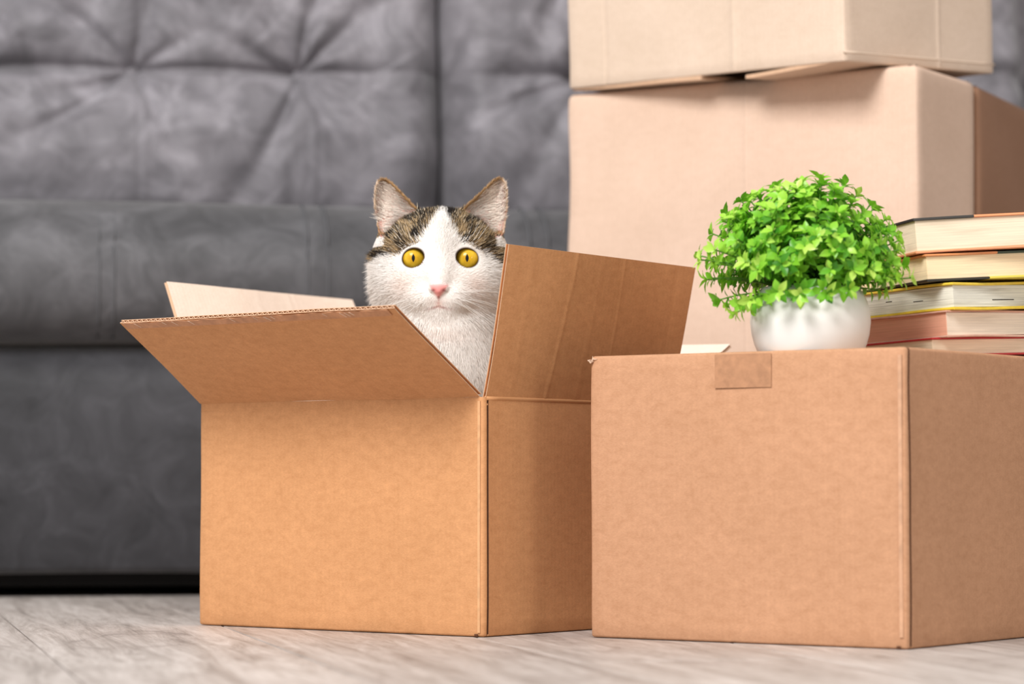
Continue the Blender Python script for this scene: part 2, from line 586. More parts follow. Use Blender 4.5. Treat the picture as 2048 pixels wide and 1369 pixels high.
# ------------------------------------------------------------------ cardboard boxes
def box_tube(name, poly, z0, H, mat, parent, t=0.004, r=0.003, open_top=False, groove=None, rt=0.003, amp=0.0008,
             xf=None, seed=0, rbot=0.002, lines=()):
    """four walls in one bent sheet. poly: 4 ccw (x,y); groove: corner index with the glued joint slot."""
    P = [Vector((p[0], p[1])) for p in poly]
    path = []   # (pos, outward normal, perimeter u)
    u = 0
    for i in range(4):
        a, b, c = P[i - 1], P[i], P[(i + 1) % 4]
        d0, d1 = (b - a).normalized(), (c - b).normalized()
        n0, n1 = Vector((d0.y, -d0.x)), Vector((d1.y, -d1.x))
        s, e = b - d0 * r, b + d1 * r
        for k in range(6):
            f = k / 5
            nn = (n0 * math.cos(f * math.pi / 2) + n1 * math.sin(f * math.pi / 2)).normalized()
            ctr = b - d0 * r + d1 * r
            # blend on the arc
            q = s * (1 - f) + e * f
            q = q + (b - q) * (0.5 * math.sin(f * math.pi)) * 0.6
            path.append([q, nn, 0, 0])
        g = 0
        if groove == i:
            for (dist, dep) in ((0.0022, 0), (0.0026, 0.0020), (0.0037, 0.0020), (0.0041, -0.0005)):
                path.append([e + d1 * dist - n1 * dep, n1, 0, 1 if dep > 0.001 else 0])
            g = 0.0045
        L = (P[(i + 1) % 4] - d1 * r - e).length
        m = max(6, int(L / 0.012))
        S_ = [(L * k / m, 0.0) for k in range(1, m) if L * k / m > g + 0.001]
        for (si, fr, am) in lines:
            if si == i:
                S_ = [q for q in S_ if abs(q[0] - L * fr) > 0.004]
                S_ += [(L * fr + o_, am * w_) for (o_, w_) in ((-0.003, 0), (-0.0015, 0.5), (0, 1), (0.0015, 0.5), (0.003, 0))]
        for (q_, am) in sorted(S_):
            path.append([e + d1 * q_ + n1 * am, n1, 0, 0])
    for i in range(1, len(path)):
        path[i][2] = path[i - 1][2] + (path[i][0] - path[i - 1][0]).length
    total = path[-1][2] + (path[0][0] - path[-1][0]).length
    n = len(path)
    rows = [(rbot, 0.0), (0.35 * rbot, 0.35 * rbot), (0, rbot)]
    m = max(6, int(H / 0.012))
    top = H if open_top else H - rt
    for k in range(1, m):
        rows.append((0, rbot + (top - rbot) * k / m))
    rows.append((0, top))
    if not open_top:
        rows += [(0.12 * rt, H - 0.55 * rt), (0.4 * rt, H - 0.2 * rt), (rt, H)]
    vs, uv, fs = [], [], []
    X = xf if xf else (lambda v: v)
    def put(q, z, u_):
        vs.append(X(Vector((q.x, q.y, z0 + z))))
        uv.append((u_, z))
    for (o, z) in rows:
        for (q, nn, u_, gr) in path:
            d = amp * 2 * noise.noise(Vector((q.x * 9 + seed, q.y * 9, z * 9))) * smooth(min(z, H - z) / 0.03)
            put(q + nn * (d - o), z, u_)
    R = len(rows)
    for j in range(R - 1):
        for i in range(n):
            a, b = j * n + i, j * n + (i + 1) % n
            fs.append((a, b, b + n, a + n))
    # inner surface
    k0 = len(vs)
    zs = [(rows[-1][1]), (H * 0.66), H * 0.33, 0.003]
    for z in zs:
        for (q, nn, u_, gr) in path:
            put(q - nn * (t + (rt if not open_top and z == zs[0] else 0)), z, u_)
    last = (R - 1) * n
    nout = len(fs)
    for i in range(n):
        a, b = last + i, last + (i + 1) % n
        fs.append((a, b, k0 + (i + 1) % n, k0 + i))
    for j in range(3):
        for i in range(n):
            a, b = k0 + j * n + i, k0 + j * n + (i + 1) % n
            fs.append((a, b, b + n, a + n))
    o = mesh(name, vs, fs, mat, parent, uv)
    me = o.data
    me.materials.append(m_box1in)
    me.materials.append(m_gap)
    sm = [True] * len(me.polygons)
    me.polygons.foreach_set('use_smooth', sm)
    idx = [0] * nout + [0] * n + [1] * (len(fs) - nout - n)
    for j in range(2, R - 1):
        for i in range(n):
            if path[i][3] or path[(i + 1) % n][3]:
                idx[j * n + i] = 2
    me.polygons.foreach_set('material_index', idx)
    me.set_sharp_from_angle(angle=math.radians(50))
    return o


def quad_slab(name, p00, p10, p11, p01, nrm, t, mat, parent, flutes=False, nu=22, nv=12, amp=0.0006, seed=0, inner=None, bow=0.0, lines=(),
              pitch=0.0062):
    """slab over a quad (u along p00->p10, v along p00->p01); nrm = direction of thickness (towards the second face)."""
    nrm = nrm.normalized()
    Lu, Lv = (p10 - p00).length, (p01 - p00).length
    def pt(u, v):
        p = p00 * (1 - u) * (1 - v) + p10 * u * (1 - v) + p11 * u * v + p01 * (1 - u) * v
        d = amp * 2 * noise.noise(Vector((u * Lu * 10 + seed, v * Lv * 10, seed * 1.7))) + bow * 4 * v * (1 - v)
        for (u0, u1, am, wd) in lines:
            uc = u0 + (u1 - u0) * v + 0.006 * noise.noise(Vector((v * 4, u0 * 9, 0)))
            d -= am * math.exp(-((u - uc) * Lu / wd) ** 2)
        return p + nrm * d
    vs, fs, uv, mi = [], [], [], []
    lt = 0.0006 if flutes else t
    def sheet(o0, th, ma, mb):
        b = len(vs)
        for s in (0, 1):
            for j in range(nv + 1):
                for i in range(nu + 1):
                    vs.append(pt(i / nu, j / nv) + nrm * (o0 + s * th))
                    uv.append((i / nu * Lu, j / nv * Lv))
        K = (nu + 1) * (nv + 1)
        for j in range(nv):
            for i in range(nu):
                a = b + j * (nu + 1) + i
                fs.append((a, a + 1, a + nu + 2, a + nu + 1)); mi.append(ma)
                fs.append((a + K, a + K + nu + 1, a + K + nu + 2, a + K + 1)); mi.append(mb)
        rim = [(i, 0) for i in range(nu + 1)] + [(nu, j) for j in range(1, nv + 1)] + [(i, nv) for i in range(nu - 1, -1, -1)] + [(0, j) for j in range(nv - 1, 0, -1)]
        for q in range(len(rim)):
            (i, j), (i2, j2) = rim[q], rim[(q + 1) % len(rim)]
            a, c = b + j * (nu + 1) + i, b + j2 * (nu + 1) + i2
            fs.append((c, a, a + K, c + K)); mi.append(2)
    if flutes:
        sheet(0, lt, 0, 1)
        sheet(t - lt, lt, 0, 1)
        nf = int(Lu / pitch)
        b = len(vs)
        cnt = nf * 4
        for k in range(cnt + 1):
            u = k / cnt
            hgt = lt + (t - 2 * lt) * (0.5 - 0.5 * math.cos(k / 4 * 2 * math.pi))
            for v in (0.03, 0.5, 0.998):
                for s in (-0.00032, 0.00032):
                    vs.append(pt(u, v) + nrm * (hgt + s)); uv.append((u * Lu, v * Lv))
        for k in range(cnt):
            a = b + k * 6
            for q in (0, 2):
                fs.append((a + q, a + q + 2, a + q + 8, a + q + 6)); mi.append(3)
                fs.append((a + q + 1, a + q + 7, a + q + 9, a + q + 3)); mi.append(3)
            fs.append((a + 4, a + 5, a + 11, a + 10)); mi.append(3)
    else:
        sheet(0, t, 0, 1)
    o = mesh(name, vs, fs, mat, parent, uv)
    me = o.data
    me.materials.append(inner or mat)
    me.materials.append(m_edge)
    me.materials.append(m_medium)
    me.polygons.foreach_set('material_index', mi)
    me.polygons.foreach_set('use_smooth', [True] * len(mi))
    me.set_sharp_from_angle(angle=math.radians(50))
    return o


def flap_corner(H, n, px, py):
    """end point of a flap hinged at H, swinging in the vertical plane of n, seen at (px,py)"""
    d = ray(px, py)
    # H.xy + a n.xy = t d.xy
    det = n.x * (-d.y) - n.y * (-d.x)
    a = (-H.x * -d.y - -H.y * -d.x) / det
    t = (n.x * -H.y - n.y * -H.x) / det
    t = -t if t < 0 else t
    p = Vector((0, 0, CAMZ)) + d * t
    return p


def v3(p, z=0.0):
    return Vector((p[0], p[1], z))


# ---- open box with the cat
N1 = G(966, 1276)
L1 = G(397, 1251)
fd = (L1 - N1); Lf = fd.length; fd.normalize()
rd = Vector((-fd.y, fd.x, 0))
if rd.y < 0: rd = -rd
R1 = N1 + rd * 0.292
B1 = L1 + rd * 0.292
H1 = (W(405, 807, L1.y).z + W(965, 797, N1.y).z) / 2
print('box1', N1, L1, Lf, H1)
box1 = empty('open_cardboard_box', (N1 + B1) / 2)
tag(box1, 'open orange-tan cardboard box on the floor, flaps spread, with the cat sitting inside', 'cardboard box')
box_tube('body', [L1.xy, N1.xy, R1.xy, B1.xy], 0.0005, H1, m_box1, box1, groove=1, open_top=True, amp=0.0007)
zt = H1 + 0.0002
fn = -rd                       # outward normal of the front
rn = -fd                       # outward normal of the right wall
z3 = Vector((0, 0, 1))


def flap(h0, h1, n, c0, c1, name='flap', seed=0, fl=True, bow=0.0, mat=m_box1, lift=0.0, lines=(), nu=22):
    A, Bq = v3(h0, zt + lift), v3(h1, zt + lift)
    p0 = flap_corner(A, n, *c0)
    p1 = flap_corner(Bq, n, *c1)
    nr = (Bq - A).cross(p0 - A).normalized()
    if nr.dot(v3(n)) + nr.z * -0.0 > 0 and True:
        nr = -nr
    # thickness goes to the inner face (towards the box interior / up)
    return quad_slab(name, A, Bq, p1, p0, nr, 0.0036, mat, box1, flutes=fl, seed=seed, inner=m_box1in, bow=bow, lines=lines, nu=nu)


front_flap = flap(L1 - fd * 0.001, N1 + fd * 0.004, fn, (240, 646), (788, 617), seed=3)
right_flap = flap(N1 + rd * 0.004, R1 - rd * 0.002, rn, (1018, 489), (1392, 536), seed=9, bow=-0.001, nu=190,
                  lines=((0.30, 0.355, 0.0005, 0.0022), (0.60, 0.61, 0.00028, 0.002), (0.12, 0.13, 0.0002, 0.004), (0.46, 0.49, 0.0002, 0.004), (0.90, 0.905, -0.0002, 0.004)))
left_flap = flap(L1 + rd * 0.002, B1 - rd * 0.004, fd, (328, 567), (700, 603), seed=14, nu=120, lines=((0.44, 0.46, -0.0003, 0.004), (0.62, 0.63, -0.0004, 0.003), (0.655, 0.665, -0.0003, 0.002)))
back_flap = flap(B1 - fd * 0.002, R1 + fd * 0.003, rd, (912, 712), (1462, 693), seed=19)
# crease beads along the hinges
for (a, b, n) in ((L1 - fd * 0.002, N1 + fd * 0.004, fn), (N1 + rd * 0.005, R1 - rd * 0.002, rn)):
    for dz, ro in (((-0.0075, 0.0013),) if n is fn else ((-0.0005, 0.0022), (-0.006, 0.0011))):
        pts = [v3(a + (b - a) * (k / 16), H1 + dz) - v3(n) * 0.0012 for k in range(17)]
        tube('crease', pts, ro, m_box1, box1, 8)
quad_slab('bottom_panel', v3(L1 + (R1 - L1) * 0.0, 0.001) + v3(rd) * 0.005 - v3(fd) * 0.005, v3(N1, 0.001) + v3(rd) * 0.005 + v3(fd) * 0.005,
          v3(R1, 0.001) - v3(rd) * 0.005 + v3(fd) * 0.005, v3(B1, 0.001) - v3(rd) * 0.005 - v3(fd) * 0.005, z3, 0.004, m_box1in, box1)


def patch(name, c, eu, ev, w, h, n, mat, parent, th=0.00025, nu=10, nv=6, ragged=0.0, seed=0, bend=None):
    """thin tape; c = lower-left corner on the surface"""
    vs, fs, uv = [], [], []
    rr = random.Random(seed)
    for s in (0, 1):
        for j in range(nv + 1):
            for i in range(nu + 1):
                jit = ragged * (rr.random() - 0.5) if (j in (0,)) else 0
                p = c + eu * (w * i / nu) + ev * (h * j / nv + jit)
                if bend: p = bend(p, i / nu, j / nv)
                vs.append(p + n * (th * s + 0.0001)); uv.append((w * i / nu, h * j / nv))
    K = (nu + 1) * (nv + 1)
    for j in range(nv):
        for i in range(nu):
            a = j * (nu + 1) + i
            fs.append((a, a + nu + 1, a + nu + 2, a + 1))
            fs.append((a + K, a + K + 1, a + K + nu + 2, a + K + nu + 1))
    rim = [(i, 0) for i in range(nu + 1)] + [(nu, j) for j in range(1, nv + 1)] + [(i, nv) for i in range(nu - 1, -1, -1)] + [(0, j) for j in range(nv - 1, 0, -1)]
    for q in range(len(rim)):
        (i, j), (i2, j2) = rim[q], rim[(q + 1) % len(rim)]
        a, c2 = j * (nu + 1) + i, j2 * (nu + 1) + i2
        fs.append((a, c2, c2 + K, a + K))
    return mesh(name, vs, fs, mat, parent, uv)


# tape remains along the outer edge of the front flap
def flap_pts(o):
    return None


A_, B_ = v3(L1 - fd * 0.001, zt), v3(N1 + fd * 0.004, zt)
P0, P1 = flap_corner(A_, fn, 240, 646), flap_corner(B_, fn, 788, 617)
eu = (P1 - P0).normalized()
evf = ((A_ - P0) + (B_ - P1)).normalized()
nf = eu.cross(evf).normalized()
if nf.dot(v3(fn)) < 0: nf = -nf
m_tape_old = plain('old_tape', (200, 146, 108), 0.5, 0.12, 90, 0.35)
m_tear = plain('torn_paper', (226, 196, 172), 0.8)
Wt = (P1 - P0).length
patch('tape_strip', P0 + eu * 0.004 + evf * 0.0004 + nf * 0.0005, eu, evf, Wt - 0.012, 0.0085, nf * 1.0, m_tape_old, front_flap, 0.0005, 60, 3, 0.002, 4)
rr = random.Random(5)
for k in range(13):
    q = rr.uniform(0.03, 0.86)
    p = P0 + eu * (Wt * q) + evf * 0.001 + nf * 0.0011
    patch('tape_tear', p, (eu * 0.9 + evf * 0.1).normalized(), (evf + eu * 0.7).normalized(), rr.uniform(0.0006, 0.0014), rr.uniform(0.004, 0.0075), nf, m_tear, front_flap, 0.0002, 2, 3, 0, k)
# ---- closed box with the plant and the books
N2 = G(1814, 1301)
L2 = G(1181, 1276)
f2 = (L2 - N2); f2.normalize()
r2 = Vector((-f2.y, f2.x, 0))
if r2.y < 0: r2 = -r2
D2 = 0.37
R2, B2 = N2 + r2 * D2, L2 + r2 * D2
H2 = (W(1817, 695, N2.y).z + W(1181, 714, L2.y).z) / 2
print('box2', N2, L2, H2, W(1817, 695, N2.y).z, W(1181, 714, L2.y).z)
box2 = empty('cardboard_box', (N2 + B2) / 2)
tag(box2, 'closed rosy tan cardboard box on the floor at right carrying the potted plant and books', 'cardboard box')
box_tube('body', [L2.xy, N2.xy, R2.xy, B2.xy], 0.0005, H2, m_box2, box2, groove=1, rt=0.003, amp=0.0009, seed=4)
SAG = 0.009
half = (L2 - N2).length / 2
M2, M2b = (L2 + N2) / 2, (R2 + B2) / 2
for (a, b, m_, mb, sgn) in ((N2, R2, M2, M2b, 1), (L2, B2, M2, M2b, -1)):
    dd = (m_ - a).normalized()
    quad_slab('top_flap', v3(a + dd * 0.004 + r2 * 0.004, H2 - 0.0005), v3(b + dd * 0.004 - r2 * 0.004, H2 - 0.0005),
              v3(mb - dd * 0.0005 - r2 * 0.004, H2 - SAG), v3(m_ - dd * 0.0005 + r2 * 0.004, H2 - SAG), -z3, 0.003, m_box2, box2, seed=6 + sgn, amp=0.0002)
quad_slab('bottom_panel', v3(L2, 0.001) + r2 * 0.005 - f2 * 0.005, v3(N2, 0.001) + r2 * 0.005 + f2 * 0.005, v3(R2, 0.001) - r2 * 0.005 + f2 * 0.005,
          v3(B2, 0.001) - r2 * 0.005 - f2 * 0.005, z3, 0.004, m_box1in, box2)
# tape patch folded down over the front
tl = G(1430, 708, H2); 
un = -f2                                     # to the right on the front face
def on_front(px, py):
    d = ray(px, py)
    nn = -r2
    t = (N2 - Vector((0, 0, CAMZ))).dot(nn) / d.dot(nn)
    return Vector((0, 0, CAMZ)) + d * t
q0, q1 = on_front(1431, 777), on_front(1544, 779)
patch('tape', q0 - r2 * 0.0009, un, z3, (q1 - q0).length, H2 - q0.z - 0.0015, -r2, m_tape, box2, 0.0003, 14, 8)
# light scuffed fold lines next to the joint and a torn corner
m_scuff = plain('scuffed_fold', (203, 158, 126), 0.85, 0.1, 90)
m_scuff1 = plain('scuffed_fold_pale', (218, 168, 122), 0.85, 0.1, 90)
patch('fold_wear', N2 - r2 * 0.0003 + f2 * 0.0062 + z3 * 0.010, -f2, z3, 0.0034, H2 - 0.016, -r2, m_scuff, box2, 0.0009, 2, 30, 0.0, 2)
patch('fold_wear', N1 + (-rd) * 0.0004 + fd * 0.0055 + z3 * 0.004, -fd, z3, 0.0028, H1 - 0.007, -rd, m_scuff1, box1, 0.0007, 2, 30, 0.0, 2)
for k in range(6):
    a = rr.uniform(-1, 1)
    p = v3(L2, H2 - 0.004) + v3(-f2) * rr.uniform(0, 0.004)
    tube('torn_fibre', [p, p + Vector((-0.003 * rr.random(), -0.002, 0.002 * a)), p + Vector((0.004 * a, -0.003, 0.0045 * rr.random()))], 0.0009, m_tear, box2, 5, lambda t: 1.1 - t)
for (Pn, fx, bx_, nn) in ((N1, fd, box1, -rd), (N2, f2, box2, -r2)):
    patch('corner_notch', Pn + fx * 0.009 + nn * 0.0002 + z3 * 0.0006, -fx, z3, 0.0035, 0.0022, nn, m_gap, bx_, 0.0009, 5, 2, 0.001, 8)

# ---- tall box of the stack behind
N3 = v3(W(1834, 128, 3.0)); z3top = W(1834, 128, 3.0).z
a3 = math.radians(33.4)
d = ray(1134, 190)
fdir = Vector((-math.cos(a3), math.sin(a3), 0))
den = fdir.x * -d.y + fdir.y * d.x
k_ = (-N3.x * -d.y - N3.y * d.x) / den
L3 = N3 + fdir * k_
H3 = z3top
rdir3 = v3(W(1950, 166, 3.14)) - N3
R3 = N3 + rdir3
B3 = L3 + rdir3
print('box3', N3, L3, R3, H3)
box3 = empty('tall_cardboard_box', (N3 + B3) / 2)
tag(box3, 'tall pale beige cardboard box standing behind the potted plant, under the top box', 'cardboard box')
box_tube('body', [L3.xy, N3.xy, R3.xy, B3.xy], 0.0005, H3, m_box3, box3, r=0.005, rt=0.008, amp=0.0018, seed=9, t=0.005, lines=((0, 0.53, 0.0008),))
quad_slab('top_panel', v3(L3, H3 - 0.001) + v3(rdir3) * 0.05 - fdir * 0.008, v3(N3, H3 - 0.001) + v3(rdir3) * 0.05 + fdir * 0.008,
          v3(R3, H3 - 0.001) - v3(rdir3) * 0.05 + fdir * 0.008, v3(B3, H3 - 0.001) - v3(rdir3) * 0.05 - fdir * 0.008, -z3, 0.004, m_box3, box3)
# ---- added box behind it: shaded end of the tall box, painted brown
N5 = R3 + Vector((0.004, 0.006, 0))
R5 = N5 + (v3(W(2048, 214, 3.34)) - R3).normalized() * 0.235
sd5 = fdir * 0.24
box5 = empty('added_shaded_box', (N5 + R5 + sd5) / 2)
tag(box5, 'added cardboard box at the right edge behind the tall beige box, shade painted as dark brown', 'cardboard box')
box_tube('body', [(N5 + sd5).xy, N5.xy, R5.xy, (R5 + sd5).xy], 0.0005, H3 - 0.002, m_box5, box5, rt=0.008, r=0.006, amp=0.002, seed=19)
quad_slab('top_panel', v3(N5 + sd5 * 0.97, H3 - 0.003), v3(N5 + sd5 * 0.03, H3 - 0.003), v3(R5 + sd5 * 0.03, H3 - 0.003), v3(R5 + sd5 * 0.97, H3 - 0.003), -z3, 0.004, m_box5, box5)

# ---- top box, slightly rolled
zB = H3 - 0.0005
L4 = v3(W(1137, 181, 3.235))
dd4 = ray(1690, 105)
a4 = math.radians(43.5)
f4 = Vector((math.cos(a4), -math.sin(a4), 0))
den = f4.x * dd4.y - f4.y * dd4.x
k4 = (L4.y * dd4.x - L4.x * dd4.y) / den
N4 = L4 + f4 * k4
r4 = Vector((math.sin(a4), math.cos(a4), 0))
R4 = N4 + r4 * 0.278
B4 = L4 + r4 * 0.278
print('box4', L4, N4, k4)
ROLL = 0.025
TILT = 0.055
piv = Vector((L4.x, 3.2, zB))
MR = Matrix.Translation(piv) @ Matrix.Rotation(-ROLL, 4, 'Y') @ Matrix.Rotation(TILT, 4, 'X') @ Matrix.Translation(-piv)
box4 = empty('top_cardboard_box', (N4 + B4) / 2 + z3 * zB)
tag(box4, 'cream cardboard box on top of the stack, cut off by the upper edge, tilted slightly', 'cardboard box')
X4 = lambda v: MR @ v
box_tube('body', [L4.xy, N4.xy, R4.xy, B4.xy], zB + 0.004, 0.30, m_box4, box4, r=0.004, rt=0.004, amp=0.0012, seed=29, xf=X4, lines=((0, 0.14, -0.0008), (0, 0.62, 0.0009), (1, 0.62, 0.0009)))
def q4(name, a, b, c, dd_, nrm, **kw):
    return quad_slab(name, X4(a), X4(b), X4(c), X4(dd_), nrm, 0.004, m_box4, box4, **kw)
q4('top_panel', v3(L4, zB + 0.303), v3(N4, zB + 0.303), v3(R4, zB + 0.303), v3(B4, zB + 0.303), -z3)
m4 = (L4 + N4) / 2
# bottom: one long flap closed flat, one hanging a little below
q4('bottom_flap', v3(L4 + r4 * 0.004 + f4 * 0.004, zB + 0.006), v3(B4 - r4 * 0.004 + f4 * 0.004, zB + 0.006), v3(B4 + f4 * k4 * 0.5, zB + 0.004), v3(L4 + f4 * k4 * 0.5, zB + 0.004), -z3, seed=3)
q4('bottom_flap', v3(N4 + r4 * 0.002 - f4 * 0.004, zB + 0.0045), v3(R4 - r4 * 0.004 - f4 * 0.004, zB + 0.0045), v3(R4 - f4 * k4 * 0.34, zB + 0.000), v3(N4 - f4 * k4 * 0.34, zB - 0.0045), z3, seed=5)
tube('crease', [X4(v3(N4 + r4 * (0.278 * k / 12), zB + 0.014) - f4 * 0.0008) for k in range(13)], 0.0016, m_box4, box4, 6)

# ------------------------------------------------------------------ books
def pages_mat(name, rgb, contrast=1.0):
    M = MatB(name)
    tc = M.n('ShaderNodeTexCoord').outputs['Object']
    b = lin(*rgb)[:3]
    n1 = M.noise(tc, 1.0, 6, 0.7, 0.0, sc3=(5, 5, 1500))
    n2 = M.noise(tc, 1.0, 3, 0.5, 0.0, sc3=(14, 14, 260))
    c = M.ramp(n1, [(0.32, tuple(x * (1 - .3 * contrast) for x in b) + (1,)), (0.55, b + (1,)), (0.8, tuple(min(1, x * 1.06) for x in b) + (1,))])
    c = M.mix(1.0, c, M.ramp(n2, [(0.25, (1 - .28 * contrast, 1 - .3 * contrast, 1 - .32 * contrast, 1)), (0.5, (1, 1, 1, 1))]), 'MULTIPLY')
    M.l(c, M.b.inputs['Base Color'])
    M.bump(n1, 0.3, 0.0006)
    M.set(Roughness=0.9)
    M.b.inputs['Specular IOR Level'].default_value = 0.1
    return M.m


def cover_mat(name, rgb1, rgb2=None, split=0.1, rough=0.4):
    M = MatB(name)
    tc = M.n('ShaderNodeTexCoord').outputs['Object']
    n = M.noise(tc, 130, 4, 0.6)
    a = M.ramp(n, [(0.25, tuple(x * .85 for x in lin(*rgb1)[:3]) + (1,)), (0.6, lin(*rgb1))])
    if rgb2:
        sep = M.n('ShaderNodeSeparateXYZ')
        M.l(tc, sep.inputs[0])
        g = M.math('GREATER_THAN', sep.outputs[0], split)
        a = M.mix(g, a, lin(*rgb2))
    M.l(a, M.b.inputs['Base Color'])
    M.set(Roughness=rough)
    return M.m


def boxmesh(name, a, b, mat, parent, bev=0.0008, wav=0.0, seed=0):
    bm = bmesh.new()
    bmesh.ops.create_cube(bm, size=1)
    bmesh.ops.scale(bm, vec=(b[0] - a[0], b[1] - a[1], b[2] - a[2]), verts=bm.verts)
    bmesh.ops.translate(bm, vec=((a[0] + b[0]) / 2, (a[1] + b[1]) / 2, (a[2] + b[2]) / 2), verts=bm.verts)
    if bev: bmesh.ops.bevel(bm, geom=list(bm.edges), offset=bev, segments=2, affect='EDGES')
    if wav:
        bmesh.ops.subdivide_edges(bm, edges=[e for e in bm.edges if e.calc_length() > 0.05], cuts=10, use_grid_fill=True)
        for v in bm.verts:
            v.co.z += wav * noise.noise(Vector((v.co.x * 14 + seed, v.co.y * 14, seed)))
    me = bpy.data.meshes.new(name)
    bm.to_mesh(me); bm.free()
    me.materials.append(mat)
    me.polygons.foreach_set('use_smooth', [True] * len(me.polygons))
    me.set_sharp_from_angle(angle=math.radians(35))
    o = bpy.data.objects.new(name, me)
    C.objects.link(o)
    o.parent = parent
    return o


def lid_z(x, y):
    rel = Vector((x, y, 0)) - N2
    u_ = abs(rel.dot(f2))
    return H2 - SAG * min(u_, 2 * half - u_) / half
BD = 2.50
books = [
    # label, corner px, top y, bottom y, yaw, roll, top cover, bottom cover, pages, cover thickness, depth, width
    ('hardcover book with black and orange cover, topmost of the stack beside the plant', 1835, 437, 508, 15, 0.080,
     ((46, 42, 38), (238, 160, 108), 0.056), ((240, 164, 116), None, 0), (248, 228, 202), 0.0022, 0.150, 0.20),
    ('cream-paged book with orange top cover and dark green bottom cover, second from top', 1856, 509, 564, 22, 0.072,
     ((236, 160, 100), (58, 76, 56), 0.072), ((52, 48, 36), (232, 214, 90), 0.062), (253, 230, 190), 0.0020, 0.155, 0.20),
    ('yellow-covered book with grey rippled pages, third from the top of the stack', 1908, 565, 620, 40, 0.059,
     ((244, 214, 80), None, 0), ((246, 216, 70), None, 0), (240, 238, 224), 0.0024, 0.150, 0.19),
    ('pink-covered book with salmon pages, second from the bottom of the stack', 1895, 621, 675, 42, 0.056,
     ((232, 184, 164), None, 0), ((236, 196, 176), None, 0), (254, 238, 218), 0.0018, 0.155, 0.19),
    ('thin book with red cover at the bottom of the stack, lying on the box', 1866, 676, 713, 40, 0.056,
     ((214, 62, 66), None, 0), ((200, 60, 62), None, 0), (254, 236, 208), 0.0016, 0.160, 0.19),
]
m_pink_side = pages_mat('salmon_pages', (232, 172, 146), 0.5)
m_fold = {}
for bi, (lab, cx, yt, yb, yaw, roll, ct, cb, pg, cth, dep, wid) in enumerate(books):
    o0 = W(cx, yb, BD)
    th = W(cx, yt, BD).z - o0.z
    bk = empty('book', o0)
    bk.rotation_euler = (Matrix.Rotation(-roll, 3, 'Y') @ Matrix.Rotation(math.radians(yaw), 3, 'Z')).to_euler()
    tag(bk, lab, 'book', 'books stacked on the closed box')
    0 and print('book', bi, [round(q, 4) for q in o0], round(th, 4), 'lid', [round(lid_z(*(bk.location + bk.rotation_euler.to_matrix() @ Vector(q)).xy), 4) for q in ((0, 0, 0), (0, dep, 0), (wid, 0, 0), (wid, dep, 0))], [round((bk.location + bk.rotation_euler.to_matrix() @ Vector(q)).z, 4) for q in ((0, 0, 0), (0, dep, 0), (wid, 0, 0), (wid, dep, 0))])
    bt = cover_mat('cover_top_%d' % bi, ct[0], ct[1], ct[2])
    bb = cover_mat('cover_bottom_%d' % bi, cb[0], cb[1], cb[2])
    pm = pages_mat('pages_%d' % bi, pg, 1.3 if bi == 2 else 0.7)
    boxmesh('cover', (-0.0025, -0.0025, 0), (wid, dep, cth), bb, bk, 0.0006, 0.0012 if bi in (2, 3) else 0.0004, bi)
    boxmesh('cover', (-0.0025, -0.0025, th - cth), (wid, dep, th), bt, bk, 0.0006, 0.0012 if bi in (2, 3) else 0.0004, bi)
    # spine on the far side
    vs, fs = [], []
    for k in range(9):
        a = -math.pi / 2 + math.pi * k / 8
        for x in (-0.0025, wid):
            vs.append((x, dep - 0.001 + 0.004 * math.cos(a), th / 2 + (th / 2) * math.sin(a)))
            vs.append((x, dep - 0.001 + 0.002 * math.cos(a), th / 2 + (th / 2 - 0.001) * math.sin(a)))
    for k in range(8):
        i = k * 4
        fs += [(i, i + 4, i + 6, i + 2), (i + 1, i + 3, i + 7, i + 5), (i, i + 1, i + 5, i + 4), (i + 2, i + 6, i + 7, i + 3)]
    me = bpy.data.meshes.new('spine'); me.from_pydata(vs, [], fs); me.materials.append(bt)
    s = bpy.data.objects.new('spine', me); C.objects.link(s); s.parent = bk
    pb = boxmesh('page_block', (0, 0, cth), (wid - 0.003, dep - 0.001, th - cth), pm, bk, 0.0003, 0)
    if bi == 3:
        # the tail of this book has salmon stained edges
        pb.data.materials.append(m_pink_side)
        for p in pb.data.polygons:
            if p.normal.x < -0.8: p.material_index = 1
    if bi == 2:
        m_gp = plain('page_gap', (60, 52, 44), 0.9)
        for (yy, zz, ln) in ((0.035, 0.42, 0.012), (0.072, 0.55, 0.008), (0.100, 0.3, 0.012)):
            g = boxmesh('page_gap', (-0.0004, yy, cth + (th - 2 * cth) * zz), (0.0004, yy + ln, cth + (th - 2 * cth) * zz + 0.0007), m_gp, bk, 0.0003)
        g = boxmesh('page_gap', (0.052, -0.0004, cth + (th - 2 * cth) * 0.3), (0.082, 0.0004, cth + (th - 2 * cth) * 0.3 + 0.0008), m_gp, bk, 0.0003)

# ------------------------------------------------------------------ potted plant
PD = 2.46
pc = W(1621, 704, PD)
pz = lid_z(pc.x, pc.y) + 0.0026
plant = empty('potted_plant', (pc.x, pc.y, pz))
tag(plant, 'bushy bright green plant in a round white pot on the closed box', 'potted plant')
mm = PD / F
prof = [(0.0, pz), (0.040, pz), (0.0435, pz + 0.0008)]
for (hw, y) in ((106, 704), (112, 690), (117.5, 670), (120.5, 645), (118.5, 620), (112, 600), (104, 585), (99, 578), (96.5, 575.5), (95, 576), (94, 580)):
    z = W(1621, y, PD).z
    if z > pz + 0.001:
        prof.append((hw * mm, z))
prof += [(0.036, prof[-1][1] - 0.004), (0.036, prof[-1][1] - 0.012), (0, prof[-1][1] - 0.012)]
vs, fs = [], []
K = 64
for (r, z) in prof:
    for j in range(K):
        a = 2 * math.pi * j / K
        vs.append((pc.x + r * math.cos(a), pc.y + r * math.sin(a), z))
